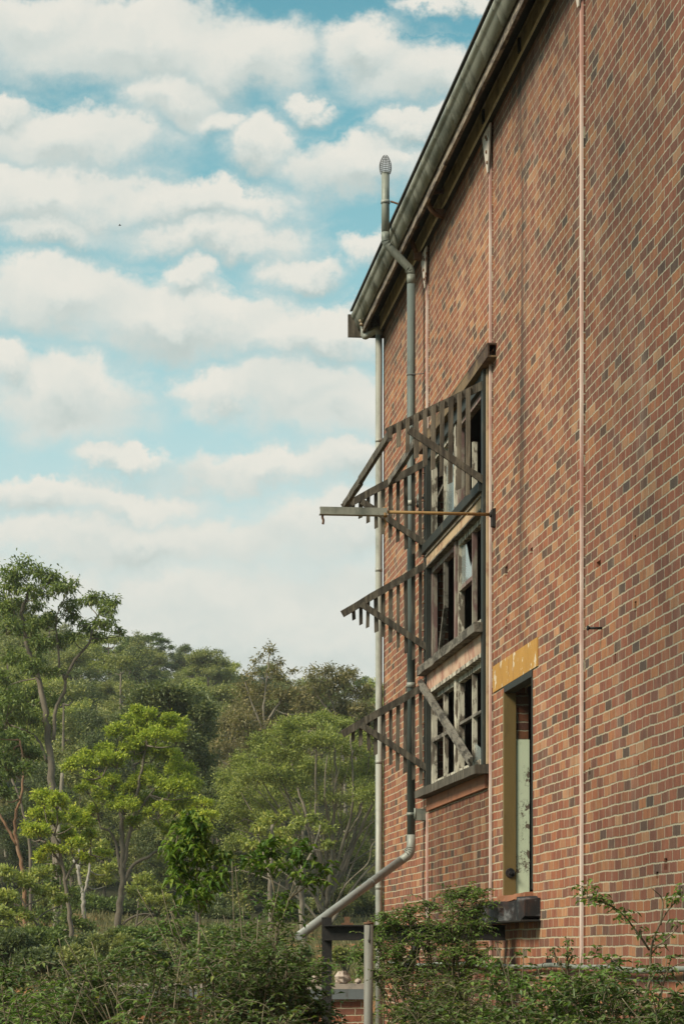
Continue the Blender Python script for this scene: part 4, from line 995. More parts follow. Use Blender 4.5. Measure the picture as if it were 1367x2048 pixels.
px_tree('wattle_tree', 'bright yellow-green domed tree in the middle of the clearing edge', 'tree', 92,
        [([(234, 1915), (238, 1850), (243, 1780), (246, 1720), (244, 1660), (240, 1610), (225, 1580), (205, 1555)], 8, 2.2), ([(246, 1745), (253, 1700), (262, 1660), (272, 1610), (280, 1560), (290, 1500), (300, 1460)], 5, 1.6),
         ([(247, 1770), (268, 1730), (300, 1712), (322, 1696), (350, 1690)], 4.2, 1.5), ([(241, 1740), (232, 1690), (222, 1665), (202, 1655), (198, 1640)], 3.2, 1.2), ([(240, 1855), (258, 1838), (285, 1828), (310, 1830)], 3, 1.2),
         ([(268, 1640), (300, 1590), (330, 1560)], 2.6, 1)],
        [(295, 1432, 34, 22), (340, 1452, 34, 26), (318, 1480, 36, 24), (262, 1448, 34, 22), (236, 1470, 34, 24), (355, 1480, 24, 24), (268, 1495, 34, 22), (300, 1510, 40, 24), (225, 1500, 26, 18), (340, 1515, 30, 24),
         (170, 1522, 34, 22), (205, 1535, 38, 24), (240, 1530, 34, 22), (150, 1540, 24, 18), (190, 1560, 36, 20), (365, 1545, 34, 30), (385, 1580, 26, 30), (340, 1580, 36, 30), (300, 1560, 34, 26), (265, 1580, 34, 24), (290, 1605, 36, 24), (255, 1620, 30, 24), (350, 1620, 36, 24), (210, 1600, 28, 20), (230, 1570, 26, 20), (320, 1630, 30, 20), (185, 1585, 22, 14), (280, 1650, 24, 16), (330, 1665, 28, 16), (365, 1655, 22, 14), (190, 1625, 24, 14)],
        'lf_bright', 'bark_grey', leaf=.14, asp=.36, dens=1.55, seed=7, dome=.9, spread=.33, ryk=1.12)
px_tree('wattle_tree', 'small bright yellow-green tree right of the large domed one', 'tree', 96,
        [([(395, 1915), (393, 1830), (398, 1740), (396, 1670)], 4, 1.6)],
        [(396, 1608, 32, 16), (410, 1632, 26, 20), (378, 1628, 26, 18), (400, 1655, 30, 20), (372, 1660, 22, 18), (418, 1665, 14, 16), (390, 1690, 26, 18), (405, 1715, 20, 14)],
        'lf_bright', 'bark_dark', leaf=.14, asp=.36, dens=1.6, seed=8, dome=.9, spread=.33, ryk=1.15)
px_tree('small_gum', 'shaded dark green young tree beneath the low spreading yellow-green tree', 'tree', 87,
        [([(125, 1915), (128, 1860), (122, 1800), (120, 1750)], 3, 1.2)],
        [(122, 1745, 30, 16), (100, 1770, 30, 18), (140, 1785, 30, 18), (118, 1815, 32, 20), (95, 1840, 30, 20), (150, 1845, 28, 18), (120, 1868, 34, 20), (75, 1870, 30, 18), (175, 1860, 26, 18)],
        'lf_gum', 'bark_grey', leaf=.15, asp=.4, dens=.7, seed=41, dome=.7)
px_tree('wattle_tree', 'low spreading yellow-green tree in front of the tallest gum', 'tree', 84,
        [([(145, 1912), (142, 1850), (134, 1790), (128, 1740), (118, 1700), (108, 1670)], 5.5, 2), ([(130, 1765), (148, 1730), (170, 1710), (205, 1715)], 3, 1.1), ([(126, 1735), (100, 1695), (82, 1680)], 3, 1.1)],
        [(90, 1605, 32, 20), (122, 1612, 28, 20), (70, 1630, 30, 18), (108, 1640, 34, 20), (150, 1640, 26, 18), (60, 1665, 26, 18), (90, 1670, 30, 18), (130, 1672, 30, 16), (165, 1650, 24, 18), (185, 1680, 24, 16), (150, 1695, 26, 14), (110, 1705, 28, 14), (80, 1715, 24, 14), (195, 1705, 20, 12), (170, 1720, 20, 12)],
        'lf_bright', 'bark_grey', leaf=.14, asp=.38, dens=1.35, seed=9, dome=.85, spread=.36, ryk=1.3)
SP = [(600, 1455, 34, 16), (640, 1445, 36, 16), (680, 1448, 36, 16), (715, 1455, 30, 16), (560, 1475, 36, 20), (520, 1500, 34, 22), (485, 1530, 32, 24), (455, 1565, 28, 26), (745, 1475, 30, 20), (780, 1500, 30, 22), (800, 1550, 30, 30)]
rs = random.Random(4)
for (a, b, c_, d_, w) in [(610, 1490, 44, 22, .7), (660, 1490, 44, 24, .7), (705, 1500, 44, 24, .7), (560, 1520, 44, 26, .7), (515, 1560, 40, 28, .6), (475, 1600, 36, 30, .6), (740, 1540, 40, 30, .6), (630, 1540, 40, 24, .5), (685, 1550, 40, 26, .5), (585, 1570, 36, 24, .45),
                       (545, 1610, 36, 24, .4), (500, 1640, 36, 24, .45), (455, 1640, 28, 26, .5), (720, 1600, 36, 26, .45), (650, 1600, 34, 20, .35), (610, 1630, 34, 20, .35), (690, 1640, 34, 20, .35), (740, 1660, 30, 22, .4), (470, 1685, 32, 22, .4), (540, 1675, 30, 18, .3),
                       (590, 1690, 30, 18, .3), (780, 1610, 30, 30, .5), (440, 1720, 26, 20, .35), (700, 1700, 28, 16, .25)]:
    SP.append((a, b, c_, d_, rs.uniform(-2.6, 2.2), min(1, w * 1.7)))
FAN = []
for i in range(40):
    t = i / 39; ex = 445 + 360 * t + rs.uniform(-14, 14); ey = 1480 + 0.0036 * (ex - 640) ** 2 + rs.uniform(0, 120); sx = 652 + rs.uniform(-14, 18); sy = 1835 - rs.uniform(0, 150); dz = rs.uniform(-2.6, 1.2); w_ = lambda s: rs.uniform(-s, s)
    sx += (ex - sx) * (1835 - sy) / 420
    FAN.append(([(sx, sy), (sx + (ex - sx) * .24 + w_(9), sy + (ey - sy) * .28, dz * .5), (sx + (ex - sx) * .48 + w_(13), sy + (ey - sy) * .54, dz * .8), (sx + (ex - sx) * .74 + w_(11), sy + (ey - sy) * .78, dz), (ex, ey, dz)], rs.uniform(1.2, 2.2), .5))
px_tree('spreading_tree', 'big rounded many-stemmed tree with bare fanning limbs behind the corner downpipe', 'tree', 112,
        [([(655, 1880), (652, 1820), (640, 1740, .5), (622, 1660, .8), (600, 1590, 1), (580, 1520, 1), (560, 1480, 1)], 6, 1.2), ([(652, 1815), (662, 1740, -.6), (668, 1650, -1), (672, 1560, -1.5), (668, 1480, -1.5)], 5, 1.2), ([(655, 1800), (690, 1730), (725, 1650, -.5), (750, 1600, -1), (780, 1560, -1)], 5, 1.2),
         ([(650, 1830), (610, 1760, -.6), (560, 1690, -1), (515, 1640, -1.5), (485, 1590, -1.5)], 4, 1.1), ([(656, 1790), (700, 1690, .8), (722, 1610, 1.2), (735, 1540, 1.5), (738, 1500, 1.5)], 4, 1.1), ([(640, 1750), (620, 1700, -.5), (560, 1620, -1.5), (520, 1560, -2)], 3, 1), ([(648, 1790), (640, 1700, -1), (632, 1620, -1.8), (634, 1520, -2.2), (630, 1470, -2)], 4, 1),
         ([(660, 1850), (710, 1770), (760, 1715), (800, 1690)], 4, 1), ([(655, 1860), (600, 1800), (540, 1760), (480, 1740)], 3, .9), ([(662, 1760), (700, 1640, -1.5), (705, 1560, -2), (700, 1480, -2)], 3.4, 1), ([(668, 1700), (650, 1600, -2), (655, 1520, -2.5)], 3, .9), ([(610, 1690), (570, 1580, -1.6), (540, 1520, -2)], 2.6, .9)] + FAN,
        SP, 'lf_mid', 'bark_fan', leaf=.16, asp=.34, dens=1.45, seed=12, dome=.6, spread=.46, limb_r=.04, depth=1.0)
px_tree('brown_gum', 'tall sparse brownish gum with top sprays on the skyline behind the rounded tree', 'tree', 132,
        [([(545, 1700), (540, 1560), (530, 1460), (528, 1400), (535, 1345), (540, 1300)], 4, 1), ([(530, 1470), (505, 1410), (490, 1365)], 2.6, .9), ([(535, 1440), (570, 1390), (590, 1360)], 2.6, .9)],
        [(540, 1300, 18, 14, 0, .55), (520, 1318, 16, 12, 0, .5), (556, 1322, 16, 12, 0, .5), (540, 1345, 26, 14, 0, .6), (500, 1350, 22, 14, 0, .6), (575, 1355, 24, 14, 0, .7), (490, 1380, 28, 18), (530, 1385, 34, 20), (575, 1390, 34, 20), (505, 1420, 36, 22), (555, 1430, 38, 24), (600, 1410, 30, 24), (480, 1455, 34, 26), (530, 1470, 40, 26), (580, 1475, 36, 24), (455, 1495, 30, 26), (500, 1520, 36, 26)],
        'lf_brown', 'bark_pale', leaf=.22, asp=.36, dens=.62, seed=14, dome=.4, spread=.5, hang=.2)
px_tree('brown_gum', 'broad brownish gum with pale forking limbs left of the corner downpipe', 'tree', 138,
        [([(690, 1700), (688, 1560), (680, 1480), (668, 1420), (655, 1385)], 4, 1.2), ([(682, 1490), (700, 1430), (715, 1385)], 3, 1), ([(672, 1440), (640, 1400), (625, 1370)], 2.6, .9)],
        [(640, 1358, 30, 16), (680, 1350, 32, 16, 0, .8), (700, 1362, 26, 16), (720, 1385, 28, 20), (660, 1380, 36, 20), (620, 1385, 32, 20), (610, 1420, 34, 22), (650, 1420, 36, 22), (695, 1410, 36, 22), (735, 1420, 30, 22), (745, 1455, 28, 24), (665, 1340, 14, 10, 0, .5), (705, 1345, 10, 10, 0, .5), (700, 1450, 36, 24), (640, 1455, 36, 22)],
        'lf_brown', 'bark_pale', leaf=.22, asp=.36, dens=.7, seed=15, dome=.4, spread=.5, hang=.2)
px_tree('dark_tree', 'dense dark green tree rising behind the bright domed tree', 'tree', 122,
        [([(385, 1760), (380, 1640), (372, 1540), (360, 1470)], 5, 2)],
        [(300, 1400, 40, 22), (340, 1390, 40, 22), (380, 1400, 38, 24), (410, 1430, 30, 26), (360, 1430, 44, 28), (310, 1440, 40, 26), (400, 1470, 34, 28), (370, 1490, 44, 30), (410, 1520, 26, 30), (405, 1560, 26, 30), (380, 1580, 34, 28), (415, 1600, 22, 24), (270, 1425, 34, 22), (250, 1460, 30, 26)],
        'lf_dark', 'bark_dark', leaf=.22, asp=.45, dens=.9, seed=16, dome=.6, spread=.45)
px_tree('gum_tree', 'leaning gum with bare rusty orange trunk at the left edge', 'tree', 88,
        [([(52, 1900), (50, 1800), (45, 1740), (36, 1690), (30, 1660), (34, 1620), (44, 1590), (46, 1530), (40, 1480)], 5, 1.6), ([(34, 1690), (12, 1650), (-5, 1620), (-15, 1590)], 3.4, 1.5)],
        [(20, 1480, 34, 20), (45, 1500, 30, 18), (5, 1520, 30, 22), (30, 1540, 30, 16), (-10, 1570, 30, 24), (15, 1590, 24, 14), (60, 1540, 20, 14), (-10, 1460, 26, 24)],
        'lf_gum', 'bark_red', leaf=.2, asp=.36, dens=.5, seed=18, dome=.5, spread=.5, hang=.3)
px_tree('gum_tree', 'slender gum with forked stems crossing the left edge trunk', 'tree', 106,
        [([(60, 1900), (62, 1720), (55, 1660), (40, 1600), (18, 1540), (8, 1500)], 3.8, 1.6), ([(42, 1602), (46, 1560), (44, 1500), (40, 1460)], 2.6, 1.2)],
        [(15, 1440, 30, 20), (40, 1430, 30, 20), (5, 1485, 26, 18), (55, 1470, 22, 16), (30, 1400, 32, 22), (70, 1420, 30, 18), (5, 1390, 30, 24)],
        'lf_gum', 'bark_grey', leaf=.22, asp=.36, dens=.45, seed=19, dome=.5, spread=.5, hang=.3)
M['bark_white'] = bark_mat('white_gum_bark', (.16, .135, .11), (.29, .26, .22), (.42, .38, .33), 3)
px_tree('white_gum', 'white-barked forked gum between the two yellow-green trees', 'tree', 104,
        [([(168, 1900), (168, 1830), (166, 1790), (160, 1755), (156, 1735), (148, 1720)], 5, 2.6), ([(166, 1795), (174, 1765), (179, 1735), (180, 1700)], 3.2, 2), ([(158, 1745), (160, 1720), (158, 1690)], 2.4, 1.6)],
        [(180, 1745, 28, 14, 1.5), (205, 1760, 26, 14, 1.5), (150, 1700, 22, 12, 1.5), (185, 1690, 24, 14, 1.5), (215, 1735, 24, 14, 1.5)],
        'lf_mid', 'bark_white', leaf=.2, asp=.4, dens=.6, seed=20)
px_tree('pale_gum', 'straight pale-trunked gum behind the sapling left of the sloping pipe', 'tree', 82,
        [([(541, 1930), (540, 1840), (539, 1760), (541, 1700), (545, 1650)], 6, 3), ([(540, 1760), (525, 1700), (515, 1670)], 2.6, 1)],
        [(545, 1640, 26, 16), (520, 1660, 24, 14), (560, 1665, 22, 14), (505, 1690, 22, 12), (575, 1690, 20, 12)], 'lf_mid', 'bark_pale', leaf=.18, asp=.36, dens=.5, seed=22, hang=.2)
px_tree('pale_gum', 'pale-trunked gum with a leaning side limb behind the end of the sloping pipe', 'tree', 86,
        [([(608, 1930), (606, 1850), (602, 1780), (604, 1720), (606, 1660)], 7, 3), ([(602, 1790), (585, 1760), (560, 1740)], 2.6, 1.2), ([(604, 1740), (630, 1690), (640, 1650)], 3, 1.2)],
        [(610, 1640, 26, 14), (640, 1655, 24, 14), (590, 1660, 22, 12), (560, 1730, 22, 12), (650, 1690, 22, 12)], 'lf_mid', 'bark_pale', leaf=.18, asp=.36, dens=.5, seed=23, hang=.2)
px_tree('small_gum', 'little grey-green tree at the right foot of the bright domed tree', 'tree', 88,
        [([(268, 1920), (272, 1860), (276, 1820), (280, 1790)], 2.6, 1.2), ([(274, 1850), (300, 1830)], 2, 1)],
        [(285, 1765, 26, 14), (310, 1780, 24, 16), (275, 1790, 24, 14), (300, 1805, 30, 14), (325, 1800, 18, 14)], 'lf_mid', 'bark_grey', leaf=.16, asp=.4, dens=.7, seed=24, dome=.8)
px_tree('small_gum', 'low dark green tree with a slanting pale stem at the bottom left', 'tree', 74,
        [([(108, 1915), (88, 1870), (60, 1830), (35, 1810), (0, 1795)], 5, 2), ([(62, 1832), (45, 1800), (40, 1775)], 2.4, 1.2), ([(72, 1915), (66, 1880), (55, 1862)], 2.4, 1.2)],
        [(35, 1765, 30, 16), (5, 1745, 30, 16), (60, 1770, 24, 14), (85, 1785, 26, 14), (20, 1800, 30, 18), (5, 1835, 28, 20), (40, 1835, 26, 14), (0, 1880, 30, 22), (25, 1870, 26, 16), (75, 1750, 24, 14), (110, 1800, 20, 14)],
        'lf_mid', 'bark_grey', leaf=.15, asp=.42, dens=.7, seed=25, dome=.8)
# dead stump
st = thing('dead_tree', 'pale broken dead trunk standing right of the tallest gum', 'dead tree', Vector(((116 - CX) * 98 / F, 98, gz(-11, 98))))
m_ = MB(); k = 98 / F
pts = [Vector(((px - CX) * k, 98, E + (HY - py) * k)) for px, py in ((112, 1900), (115, 1760), (119, 1640), (123, 1580), (125, 1546))]
m_.tube(catmull(pts, 3), [r_ * k for r_ in np.linspace(6.5, 3.6, 13)], 9); m_.build('trunk', M['bark_pale'], st)

# undergrowth at the foot of the wood
def bush(name, label, px, py, Y, rx, ry, lf, seed, group=None, leaf=.13):
    g = np.random.default_rng(seed); k = Y / F; x = (px - CX) * k; b = Vector((x, Y, gz(x, Y)))
    root = thing(name, label, 'bush', b, 0, group); Ps, Ds, Ns = [], [], []; r = random.Random(seed); m_ = MB()
    top = E + (HY - py) * k - b.z
    for i in range(8):
        c = Vector((r.uniform(-.75, .75) * rx * k, r.uniform(-.6, .6) * rx * k, max(.2, top - ry * k * r.uniform(.5, 1.4)))); rad = (rx * k * .45, rx * k * .45, ry * k * .55)
        P, D, N, sc = tuft_leaves(g, c, rad, int(.5 * rx * ry), .5, subs=9); Ps.append(P); Ds.append(D); Ns.append(N)
        m_.tube(catmull([b + Vector((r.uniform(-.1, .1), 0, -.1)), b + c * .5 + Vector((0, 0, .1)), b + c], 3), [.03] * 3 + [.015] * 4, 5)
    m_.build('stems', M['stem'], root)
    P = np.concatenate(Ps); n = len(P)
    link('foliage', leaves_mesh('foliage', P, np.concatenate(Ds), np.concatenate(Ns), g.uniform(.6, 1.25, n) * leaf, g.uniform(.7, 1.2, n) * leaf * .42), M[lf], root)
BUS = 'bushes along the foot of the wood'
for i, (px, py, rx, ry) in enumerate([(20, 1850, 55, 50), (95, 1862, 40, 38), (200, 1855, 40, 36), (255, 1835, 40, 40), (315, 1800, 45, 50), (350, 1840, 45, 50), (420, 1780, 50, 50), (455, 1810, 50, 50), (500, 1740, 40, 46), (580, 1790, 46, 40), (690, 1760, 50, 46), (740, 1790, 40, 40), (440, 1840, 46, 36), (640, 1830, 40, 30), (170, 1800, 40, 40), (130, 1770, 40, 40)]):
    bush('bush', 'shaggy dark green bush at the foot of the wooded hill', px, py, 116 + (i * 37 % 9), rx, ry, ['lf_dark', 'lf_olive', 'lf_gum'][i % 3], 300 + i, BUS, .17)

LOW = 'low bushes in the clearing before the wood'
for i, (px, py, Y, rx, ry) in enumerate([(-20, 1880, 64, 60, 34), (60, 1895, 60, 60, 30), (150, 1890, 66, 60, 34), (215, 1898, 58, 50, 26), (290, 1885, 64, 50, 34), (350, 1870, 70, 50, 40), (430, 1875, 60, 50, 36), (500, 1880, 66, 46, 34), (40, 1845, 76, 40, 30), (270, 1850, 78, 40, 26), (585, 1890, 70, 36, 26), (180, 1862, 78, 40, 26), (460, 1850, 78, 46, 30), (-5, 1820, 80, 40, 40), (690, 1895, 62, 30, 16), (90, 1850, 72, 50, 44), (170, 1858, 74, 44, 40), (225, 1866, 70, 40, 36), (300, 1848, 74, 50, 44), (20, 1862, 62, 50, 46), (370, 1838, 76, 46, 44), (540, 1868, 76, 50, 38), (420, 1845, 80, 50, 40), (130, 1876, 62, 50, 36), (255, 1882, 60, 50, 34)]):
    bush('bush', 'low ragged green bush in the clearing before the wood', px, py, Y, rx, ry, ['lf_gum', 'lf_dark', 'lf_olive'][i % 3], 400 + i, LOW, .12)
# dry grass of the clearing
gg = np.random.default_rng(77); n = 26000
gy = 42 + 74 * gg.random(n) ** .8; gx = (gg.random(n) * .24 - .16) * gy * 1.05 + gg.normal(size=n)
P = np.stack([gx, gy, np.array([gz(a, b) for a, b in zip(gx, gy)])], 1)
D = gg.normal(size=(n, 3)) * .35 + np.array([0, 0, 1]); N_ = rand_unit(gg, n)
tag(link('grass', leaves_mesh('grass', P, D, N_, gg.uniform(.12, .38, n), gg.uniform(.02, .05, n)), M['grass']), 'dry grass of the clearing in front of the wooded hill', 'grass', kind='stuff')

# ------------------------------------------------------------------ near shrubs and saplings
def shrub(name, label, base, H, Wd, n_st, lf, seed, leaf=.055, asp=.45, group=None, tw=7, zmin=.35, arch=.8, droop=.18, step=.034, dry=0, flowers=0, stem_r=.009, bare=.25, cat='shrub', twl=(.18, .42), tgt=None):
    r = random.Random(seed); g = np.random.default_rng(seed)
    base = Vector(base); root = thing(name, label, cat, base, 0, group)
    sm = MB(); P, D, N = [], [], []
    def put_leaves(path, step, start=0.0):
        acc = 0; side = 1
        for i in range(len(path) - 1):
            a, b = path[i], path[i + 1]; d = b - a; ln = d.length
            if ln < 1e-5: continue
            d = d / ln; t = acc
            while t < ln:
                p = a + d * t
                if p.z - base.z > zmin * H and (i + t / ln) / len(path) >= start:
                    sdv = d.cross(Vector((r.uniform(-.4, .4), r.uniform(-.4, .4), 1))); sdv = sdv.normalized() if sdv.length > 1e-4 else Vector((1, 0, 0))
                    ax = d * r.uniform(.2, .8) + sdv * side * r.uniform(.5, 1.0) + Vector((r.uniform(-.4, .4), r.uniform(-.4, .4), r.uniform(-.35, .35)))
                    P.append(p); D.append(ax); N.append((r.uniform(-.5, .5), r.uniform(-.5, .5), 1.0)); side = -side
                t += step * r.uniform(.6, 1.4)
            acc = t - ln
    for s_ in range(n_st):
        ph = r.uniform(0, 6.283); out = Wd * .5 * math.sqrt(r.random()); h = H * r.uniform(.72, 1.02)
        if tgt: tx, ty, h = tgt[s_ % len(tgt)]; e = Vector((tx, ty, h))
        else: e = Vector((math.cos(ph) * out, math.sin(ph) * out, h))
        st_ = Vector((r.uniform(-.12, .12) * Wd, r.uniform(-.12, .12) * Wd, -.05))
        m1 = st_.lerp(e, .4) + Vector((r.uniform(-.1, .1) * Wd, r.uniform(-.1, .1) * Wd, H * .10)); m2 = st_.lerp(e, .75) + Vector((r.uniform(-.06, .06) * Wd, r.uniform(-.06, .06) * Wd, H * .06))
        tip = e + Vector((e.x, e.y, 0)) * .25 * arch + Vector((0, 0, -.12 * arch * H * r.random()))
        path = [base + q for q in catmull([st_, m1, m2, e, tip], 5)]
        m = len(path); sm.tube(path, [stem_r * (1.1 - .85 * i / (m - 1)) for i in range(m)], 5)
        put_leaves(path, step, .45)
        for q in range(tw):
            t = r.uniform(bare, .98); i = int(t * (m - 2)); p = path[i]; d = (path[i + 1] - p).normalized()
            a = r.uniform(0, 6.283); oth = Vector((math.cos(a), math.sin(a), r.uniform(-.1, .7)))
            L = r.uniform(*twl) * (1.15 - .4 * t)
            v1 = p + (d * .4 + oth * .8).normalized() * L * .5; v2 = p + (d * .3 + oth).normalized() * L - Vector((0, 0, L * droop))
            tp = catmull([p, v1, v2], 4); sm.tube(tp, [stem_r * .4 * (1 - .7 * k_ / (len(tp) - 1)) for k_ in range(len(tp))], 4, caps=False)
            put_leaves(tp, step, .08)
            if r.random() < .6:
                a2 = r.uniform(0, 6.283); o2 = Vector((math.cos(a2), math.sin(a2), r.uniform(-.3, .6))) * L * .5
                tp2 = [v1, v1 + o2 * .6 + Vector((0, 0, .01)), v1 + o2 - Vector((0, 0, L * droop * .5))]; sm.tube(tp2, [stem_r * .25] * 3, 4, caps=False); put_leaves(tp2, step)
    sm.build('stems', M['stem'], root)
    if dry:
        dm = MB()
        for q in range(dry):
            a = r.uniform(0, 6.283); o = Vector((math.cos(a), math.sin(a) * .6, 0)); p0 = base + o * Wd * .2 * r.random() + Vector((0, 0, H * r.uniform(.1, .5))); e = base + o * Wd * r.uniform(.3, .65) + Vector((0, 0, H * r.uniform(.75, 1.12)))
            pt = catmull([p0, p0.lerp(e, .55) + Vector((r.uniform(-.1, .1), 0, r.uniform(.02, .16))), e], 5); dm.tube(pt, [.0065 * (1.1 - .7 * i / (len(pt) - 1)) for i in range(len(pt))], 5)
        dm.build('dry_canes', M['stem_dry'], root)
    n = len(P); Pn = np.array([tuple(p) for p in P]) - np.array(base); Dn = np.array([tuple(d) for d in D]); Nn_ = np.array(N)
    link('foliage', leaves_mesh('foliage', Pn, Dn, Nn_, g.uniform(.55, 1.2, n) * leaf, g.uniform(.8, 1.15, n) * leaf * asp, near=True, droop=droop), M[lf], root)
    for q in range(flowers):
        i = r.randrange(n); c = Vector(Pn[i]) + Vector((0, -.02, .03)) 
        cand = [k_ for k_ in range(n) if Pn[k_][2] > H * .82]; c = Vector(Pn[r.choice(cand)]) + Vector((0, -.03, .03)) if cand else c
        FP, FD, FN = [], [], []
        for w in range(9):
            a = 2 * math.pi * w / 9; FP.append(tuple(c)); FD.append((math.cos(a), math.sin(a), r.uniform(.2, 1.2))); FN.append((0, 0, 1))
        link('flower', leaves_mesh('flower', FP, FD, FN, np.full(9, .022), np.full(9, .018), near=True), M['petal'], root)
    return root
def at(px, Y): return ((px - CX) * Y / F, Y, gz((px - CX) * Y / F, Y))
def hgt(py, Y): return E + (HY - py) * Y / F
SH = 'tangled shrubs along the front of the building'
# front row
SHR = [
 ('leafy bramble beyond the left edge of the view, nearer the wall ruin', -230, 18.0, 1925, 1.5, 15, 4, 0),
 ('leafy bramble farthest to the left in the thicket', -430, 17.2, 1940, 1.6, 15, 4, 0),
 ('leafy bramble cut by the left edge of the view', -15, 18.5, 1905, 1.3, 17, 3, 0),
 ('leafy bramble at the bottom left corner of the view', 40, 17.0, 1925, 1.5, 17, 2, 0),
 ('rose bramble with a pink flower below the low spreading tree', 190, 17.6, 1895, 1.3, 17, 5, 1),
 ('bramble with tan canes below the bright domed tree', 318, 16.6, 1885, 1.3, 16, 14, 0),
 ('tallest bramble with arching tan canes, left of the drooping sapling', 455, 17.8, 1765, 1.2, 17, 16, 0),
 ('bramble with yellowing leaves at the foot of the drooping sapling', 508, 16.8, 1850, .7, 13, 14, 0),
 ('narrow bramble just left of the black steel post', 578, 18.4, 1925, .45, 8, 12, 0),
 ('dense low bramble right of the pipe post', 905, 18.2, 1925, 1.0, 18, 4, 0),
 ('dense dark bramble below the charred beam', 985, 18.6, 1935, 1.3, 19, 2, 1),
 ('bramble with pale stems and a pink flower near the right edge', 1130, 17.0, 1885, 1.1, 18, 6, 1),
 ('bramble under the arching leafy branch at the right', 1240, 16.4, 1905, .9, 13, 5, 0),
 ('bramble in the bottom right corner against the brick wall', 1345, 15.6, 1955, .7, 9, 3, 0),
 ('low dark bramble in the bottom centre before the pipe post', 700, 16.0, 2050, .6, 9, 10, 0),
 ('low bramble with reddish earth showing through at the bottom', 430, 14.6, 1985, 1.2, 11, 14, 0),
 ('dark shadowy bramble filling the bottom left foreground', 120, 14.6, 1975, 1.6, 15, 6, 0),
 ('low bramble at the bottom between pipe post and corner', 960, 15.4, 1990, 1.4, 15, 3, 0),
]
for i, (lab, px, Y, py, w, ns, dry, fl) in enumerate(SHR, -2):
    lfm, lfs = [('lf_shrub', .058), ('lf_shrub', .066), ('lf_weed', .046), ('lf_shrub', .052), ('lf_vine', .056)][i % 5]
    shrub('bramble_shrub', lab, at(px, Y), hgt(py, Y) - (.22 if 590 < px < 800 else .12), w * .9, ns + 5, lfm, 500 + i, leaf=lfs, asp=[.48, .42, .36][i % 3], group=SH, tw=16, step=.031, dry=dry, flowers=fl, zmin=.45, bare=.3)
# creeper on the landing beam
shrub('creeper', 'small-leaved green creeper heaped over the landing beam under the window', at(880, 24.4), hgt(1768, 24.4) * .96, 1.0, 40, 'lf_vine', 61, leaf=.046, asp=.46, tw=22, zmin=.5, step=.024, arch=.4, twl=(.14, .36), tgt=[(r_[0], r_[1], r_[2]) for r_ in [(-.46, .1, 2.2), (-.3, 0, 2.32), (-.1, .1, 2.38), (.1, 0, 2.48), (.25, .1, 2.52), (.32, 0, 2.46), (.3, -.1, 2.2), (.0, -.1, 2.2), (-.2, -.1, 2.1), (.2, .1, 2.3), (-.42, -.1, 1.95), (.34, -.1, 1.9), (.1, -.2, 1.95), (-.62, 0, 2.05), (-.75, .05, 1.9), (-.6, -.1, 1.75), (-.5, 0, 2.28), (.36, 0, 2.36)]])
# saplings
def px_sapling(label, Y, stems, tufts, seed, leaf=.085, lf='lf_sap', r0=.012, nleaf=26, asp=.42, group=None, droop=.35, tr=.16):
    r = random.Random(seed); g = np.random.default_rng(seed); k = Y / F
    b = stems[0][0]; base = Vector(((b[0] - CX) * k, Y, 0)); base.z = gz(base.x, Y)
    root = thing('sapling', label, 'sapling', base, 0, group); sm = MB(); P, D, N = [], [], []
    paths = []
    for j, pts in enumerate(stems):
        wp = [Vector(((x - CX) * k, Y + r.uniform(-.08, .08), E + (HY - y) * k)) for x, y in pts]
        if j == 0: wp = [base] + wp[0:]
        pth = catmull(wp, 5); m = len(pth); paths.append(pth)
        ra = r0 if j == 0 else r0 * .6
        sm.tube(pth, [ra * (1.1 - .8 * i / (m - 1)) for i in range(m)], 6)
    for (x, y) in tufts:
        c = Vector(((x - CX) * k, Y + r.uniform(-.2, .2), E + (HY - y) * k)); q = nearest_on(paths, c + Vector((0, 0, .02)))
        tp = catmull([q, q.lerp(c, .5) + Vector((0, 0, .03)), c], 4); sm.tube(tp, [.005, .0048, .0045, .004, .0036, .0032, .003, .0028, .0025][:len(tp)], 5)
        for w in range(nleaf):
            t = r.random() ** .6; p = tp[int(t * (len(tp) - 1))] + Vector((r.uniform(-1, 1), r.uniform(-1, 1), r.uniform(-.7, .5))) * tr * .45
            a = r.uniform(0, 6.283)
            P.append(tuple(p)); D.append((math.cos(a), math.sin(a), r.uniform(-.55, .25))); N.append((r.uniform(-.4, .4), r.uniform(-.4, .4), 1))
    sm.build('stems', M['stem'], root); n = len(P)
    link('foliage', leaves_mesh('foliage', np.array(P) - np.array(base), D, N, g.uniform(.6, 1.2, n) * leaf, g.uniform(.8, 1.2, n) * leaf * asp, near=True, droop=droop), M[lf], root)
px_sapling('tall dense sapling with glossy dark leaves and a pale green top', 20.5,
           [[(398, 1950), (400, 1850), (396, 1780), (392, 1700), (385, 1640)], [(400, 1830), (430, 1770), (440, 1720)], [(398, 1800), (360, 1760), (350, 1720)]],
           [(385, 1632), (370, 1642), (402, 1645), (360, 1655), (395, 1660), (415, 1660), (352, 1672), (380, 1680), (410, 1685), (365, 1695), (395, 1700), (345, 1690), (425, 1695), (442, 1712), (370, 1715), (400, 1722), (430, 1735), (360, 1735), (385, 1745), (412, 1752), (440, 1755), (350, 1755), (375, 1770), (400, 1780), (430, 1785), (450, 1745), (365, 1790), (395, 1805), (360, 1700), (410, 1705)],
           31, leaf=.08, nleaf=26, tr=.17, droop=.55, asp=.44)
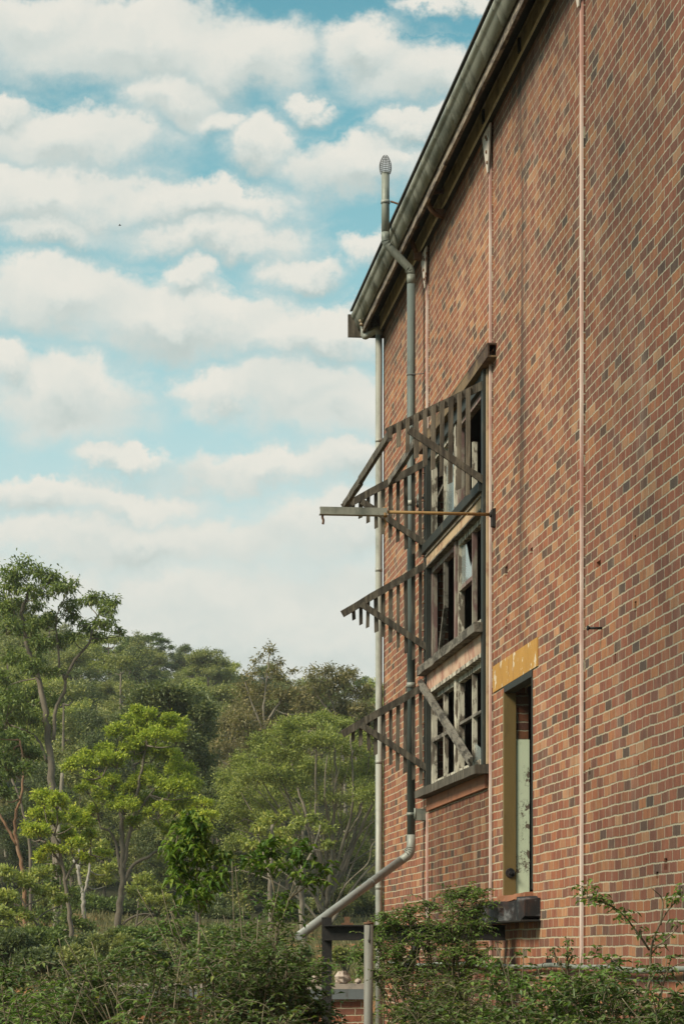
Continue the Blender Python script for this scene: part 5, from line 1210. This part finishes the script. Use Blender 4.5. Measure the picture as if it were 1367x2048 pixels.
px_sapling('slender sapling with drooping yellow-green leaves before the pale gums', 19.5,
           [[(548, 1960), (550, 1900), (556, 1830), (548, 1780), (540, 1740), (536, 1700)], [(556, 1830), (585, 1790), (606, 1750), (600, 1700)], [(575, 1800), (620, 1765), (650, 1740)], [(545, 1760), (515, 1740), (495, 1725)]],
           [(536, 1676), (520, 1688), (552, 1682), (505, 1715), (492, 1728), (530, 1712), (555, 1705), (600, 1690), (588, 1702), (612, 1700), (596, 1718), (630, 1722), (645, 1732), (655, 1745), (640, 1755), (590, 1745), (520, 1735), (545, 1735), (570, 1725), (655, 1762), (610, 1760), (560, 1790), (580, 1812), (545, 1820)],
           33, leaf=.085, nleaf=17, tr=.14)
px_sapling('thin leafy branch arching across the pink strip at the lower right', 17.2,
           [[(1290, 2060), (1300, 1950), (1304, 1890), (1330, 1830), (1362, 1790)], [(1300, 1900), (1270, 1860), (1235, 1820), (1190, 1800), (1150, 1795)], [(1304, 1895), (1330, 1880), (1360, 1850)], [(1320, 1850), (1325, 1800), (1300, 1775)]],
           [(1180, 1760), (1165, 1775), (1195, 1780), (1205, 1795), (1150, 1800), (1170, 1805), (1190, 1810), (1240, 1818), (1255, 1830), (1235, 1840), (1210, 1800), (1280, 1860), (1350, 1790), (1362, 1775), (1340, 1800), (1318, 1870), (1335, 1872), (1355, 1845), (1330, 1895), (1300, 1930)],
           35, leaf=.055, nleaf=12, tr=.11, lf='lf_vine', droop=.25)
px_sapling('spindly sprig rising against the bricks below the charred beam', 19.0,
           [[(1135, 2050), (1136, 1960), (1135, 1900), (1138, 1885)], [(1136, 1960), (1110, 1910), (1105, 1895)]],
           [(1137, 1882), (1130, 1900), (1142, 1905), (1110, 1900), (1100, 1912), (1120, 1925), (1140, 1930), (1150, 1915)], 36, leaf=.045, nleaf=12, tr=.09, lf='lf_shrub')

# ------------------------------------------------------------------ thin air over the valley
hm = bpy.data.materials.new('haze'); hm.use_nodes = True; HT = NT(hm.node_tree); HT.N.clear()
ho = HT.n('ShaderNodeOutputMaterial'); hv = HT.n('ShaderNodeVolumePrincipled'); hv.inputs['Color'].default_value = (.86, .90, .88, 1); hv.inputs['Density'].default_value = 0.00022; hv.inputs['Anisotropy'].default_value = 0.0
HT.L.new(hv.outputs[0], ho.inputs['Volume'])
m_ = MB(); m_.box(-1700, 1700, -450, 4200, -3.0, 75.0); hz = m_.build('haze', hm); tag(hz, kind='stuff')
